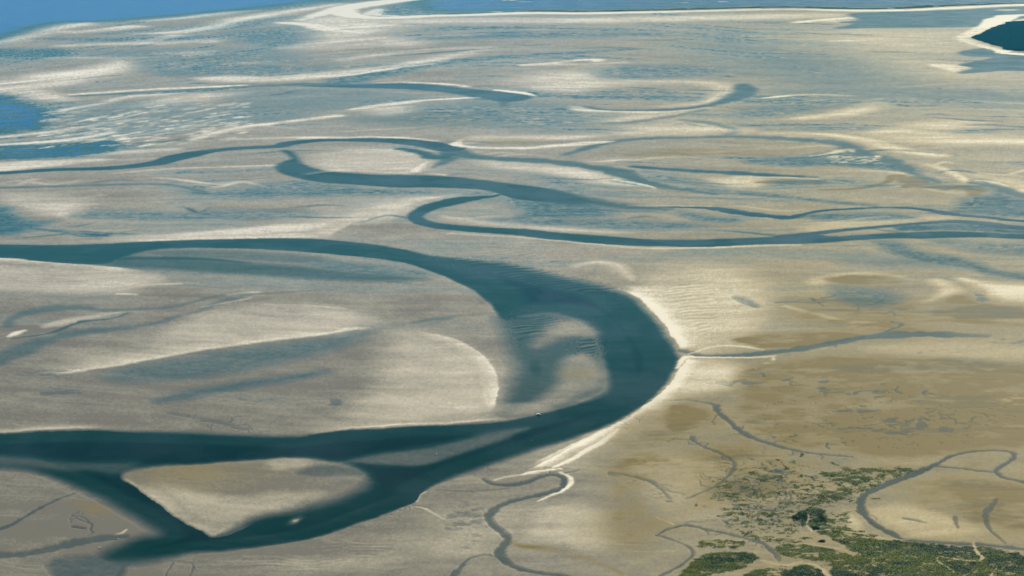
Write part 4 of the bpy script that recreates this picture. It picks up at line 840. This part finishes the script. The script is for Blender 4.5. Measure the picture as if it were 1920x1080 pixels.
# buoys
for px, py, m_, lab in ((996.5, 826, M_RED, 'dark red channel buoy floating below the motor boat in the bend'), (818.5, 851.5, M_WHITE, 'small white marker buoy over the submerged sandbar')):
    x, y = G(px, py)
    r = thing('channel_buoy', lab, 'buoy', (x, y, 0), 0, 'buoys marking the channel')
    bm = bmesh.new()
    for (z0, r0), (z1, r1) in zip(((-.5, .7), (-.2, 1.15), (.45, 1.2), (.8, .8)), ((-.2, 1.15), (.45, 1.2), (.8, .8), (1.0, .35))): tube(bm, (0, 0, z0), (0, 0, z1), r0, r1, 16)
    obj('float', bm, m_, r)
    bm = bmesh.new()
    for k in range(4):
        a_ = k * math.pi / 2; tube(bm, (.55 * math.cos(a_), .55 * math.sin(a_), .8), (.15 * math.cos(a_), .15 * math.sin(a_), 2.4), .06, .05, 6)
    tube(bm, (0, 0, 2.35), (0, 0, 2.5), .22, .22); obj('tower', bm, m_, r)
    bm = bmesh.new(); tube(bm, (0, 0, 2.5), (0, 0, 3.1), .4, .4, 12); obj('topmark', bm, m_, r)
# shrubs in the marsh: short stems and a crown of loose leaf clumps
M_SHRUB, n, b = new_mat('shrub_leaves')
oi = node(n, 'ShaderNodeNewGeometry'); n1 = noise_(n, 0.5, 3, oi.outputs['Position'])
n.links.new(mixc(n, n1, (0.012, 0.048, 0.006), (0.040, 0.095, 0.012)), b.inputs['Base Color']); b.inputs['Roughness'].default_value = 0.8; b.inputs['Specular IOR Level'].default_value = 0.15
def shrub(px, py, rx, ry, h, label, seed):
    rr = np.random.RandomState(seed); x, y = G(px, py)
    r = thing('shrub', label, 'shrub', (x, y, max(hgt(px, py), 0.1) - .1), 0, 'dark shrubs of the salt marsh')
    bm = bmesh.new()
    tube(bm, (0, 0, -.3), (.1, 0, h * .3), .3, .22, 8); obj('trunk', bm, M_BARK, r)
    for k in range(7):
        bm = bmesh.new(); a_, q = rr.uniform(0, 6.28), rr.uniform(.3, .7); tube(bm, (0, 0, h * .1), (q*rx*math.cos(a_), q*ry*math.sin(a_), h * .6), .14, .05, 6); obj('limb', bm, M_BARK, r)
    lobes = [(rr.uniform(-.75, .75) * rx, rr.uniform(-.75, .75) * ry, rr.uniform(.35, .7) * h, rr.uniform(.25, .5)) for _ in range(16)]
    bm = bmesh.new()
    for k in range(1500):
        l = lobes[rr.randint(16)]; d = rr.normal(size=3); d /= np.linalg.norm(d); q = rr.uniform(.5, 1.0)
        p = np.array([l[0] + d[0] * q * l[3] * rx, l[1] + d[1] * q * l[3] * ry, max(.15, l[2] + d[2] * q * l[3] * h)])
        u = rr.normal(size=3); u /= np.linalg.norm(u); v_ = np.cross(u, d); v_ /= np.linalg.norm(v_) + 1e-6; s_ = rr.uniform(.25, .6)
        bm.faces.new([bm.verts.new(p + s_ * (u * a + v_ * c_)) for a, c_ in ((-1, 0), (0, -.7), (1, 0), (0, .7))])
    obj('crown', bm, M_SHRUB, r)
for i, a_ in enumerate(((1506, 968, 9, 16, 2.4, 'dark green shrub left of the pale track at the marsh head'), (1535, 971, 12, 22, 2.8, 'largest dark shrub right of the pale track at the marsh head'),
        (1492, 972, 7, 8, 1.8, 'low green shrub at the left end of the marsh thicket'), (1541, 1015, 7, 4, 1.8, 'lone oval shrub on bare mud below the sandy track'), (1528, 990, 6, 6, 1.6, 'small shrub where the sandy track forks'))):
    shrub(*a_, 100 + i)

# ------------------------------------------------------------------ the air
me = bpy.data.meshes.new('haze')
hz = 104000.0; z0, z1 = -6.0, H + 8.0
me.from_pydata([(x, y, z) for z in (z0, z1) for x, y in ((-hz, -hz), (hz, -hz), (hz, hz), (-hz, hz))], [],
               [(3, 2, 1, 0), (4, 5, 6, 7), (0, 1, 5, 4), (1, 2, 6, 5), (2, 3, 7, 6), (3, 0, 4, 7)])
mh = bpy.data.materials.new('haze'); mh.use_nodes = True; n = mh.node_tree; n.nodes.remove(n.nodes['Principled BSDF'])
pv = n.nodes.new('ShaderNodeVolumePrincipled'); pv.inputs['Color'].default_value = (0.10, 0.60, 0.92, 1); pv.inputs['Density'].default_value = 1.7e-5; pv.inputs['Anisotropy'].default_value = 0.0
n.links.new(pv.outputs[0], n.nodes['Material Output'].inputs['Volume'])
me.materials.append(mh); o = bpy.data.objects.new('haze', me); COL.objects.link(o); o['kind'] = 'stuff'
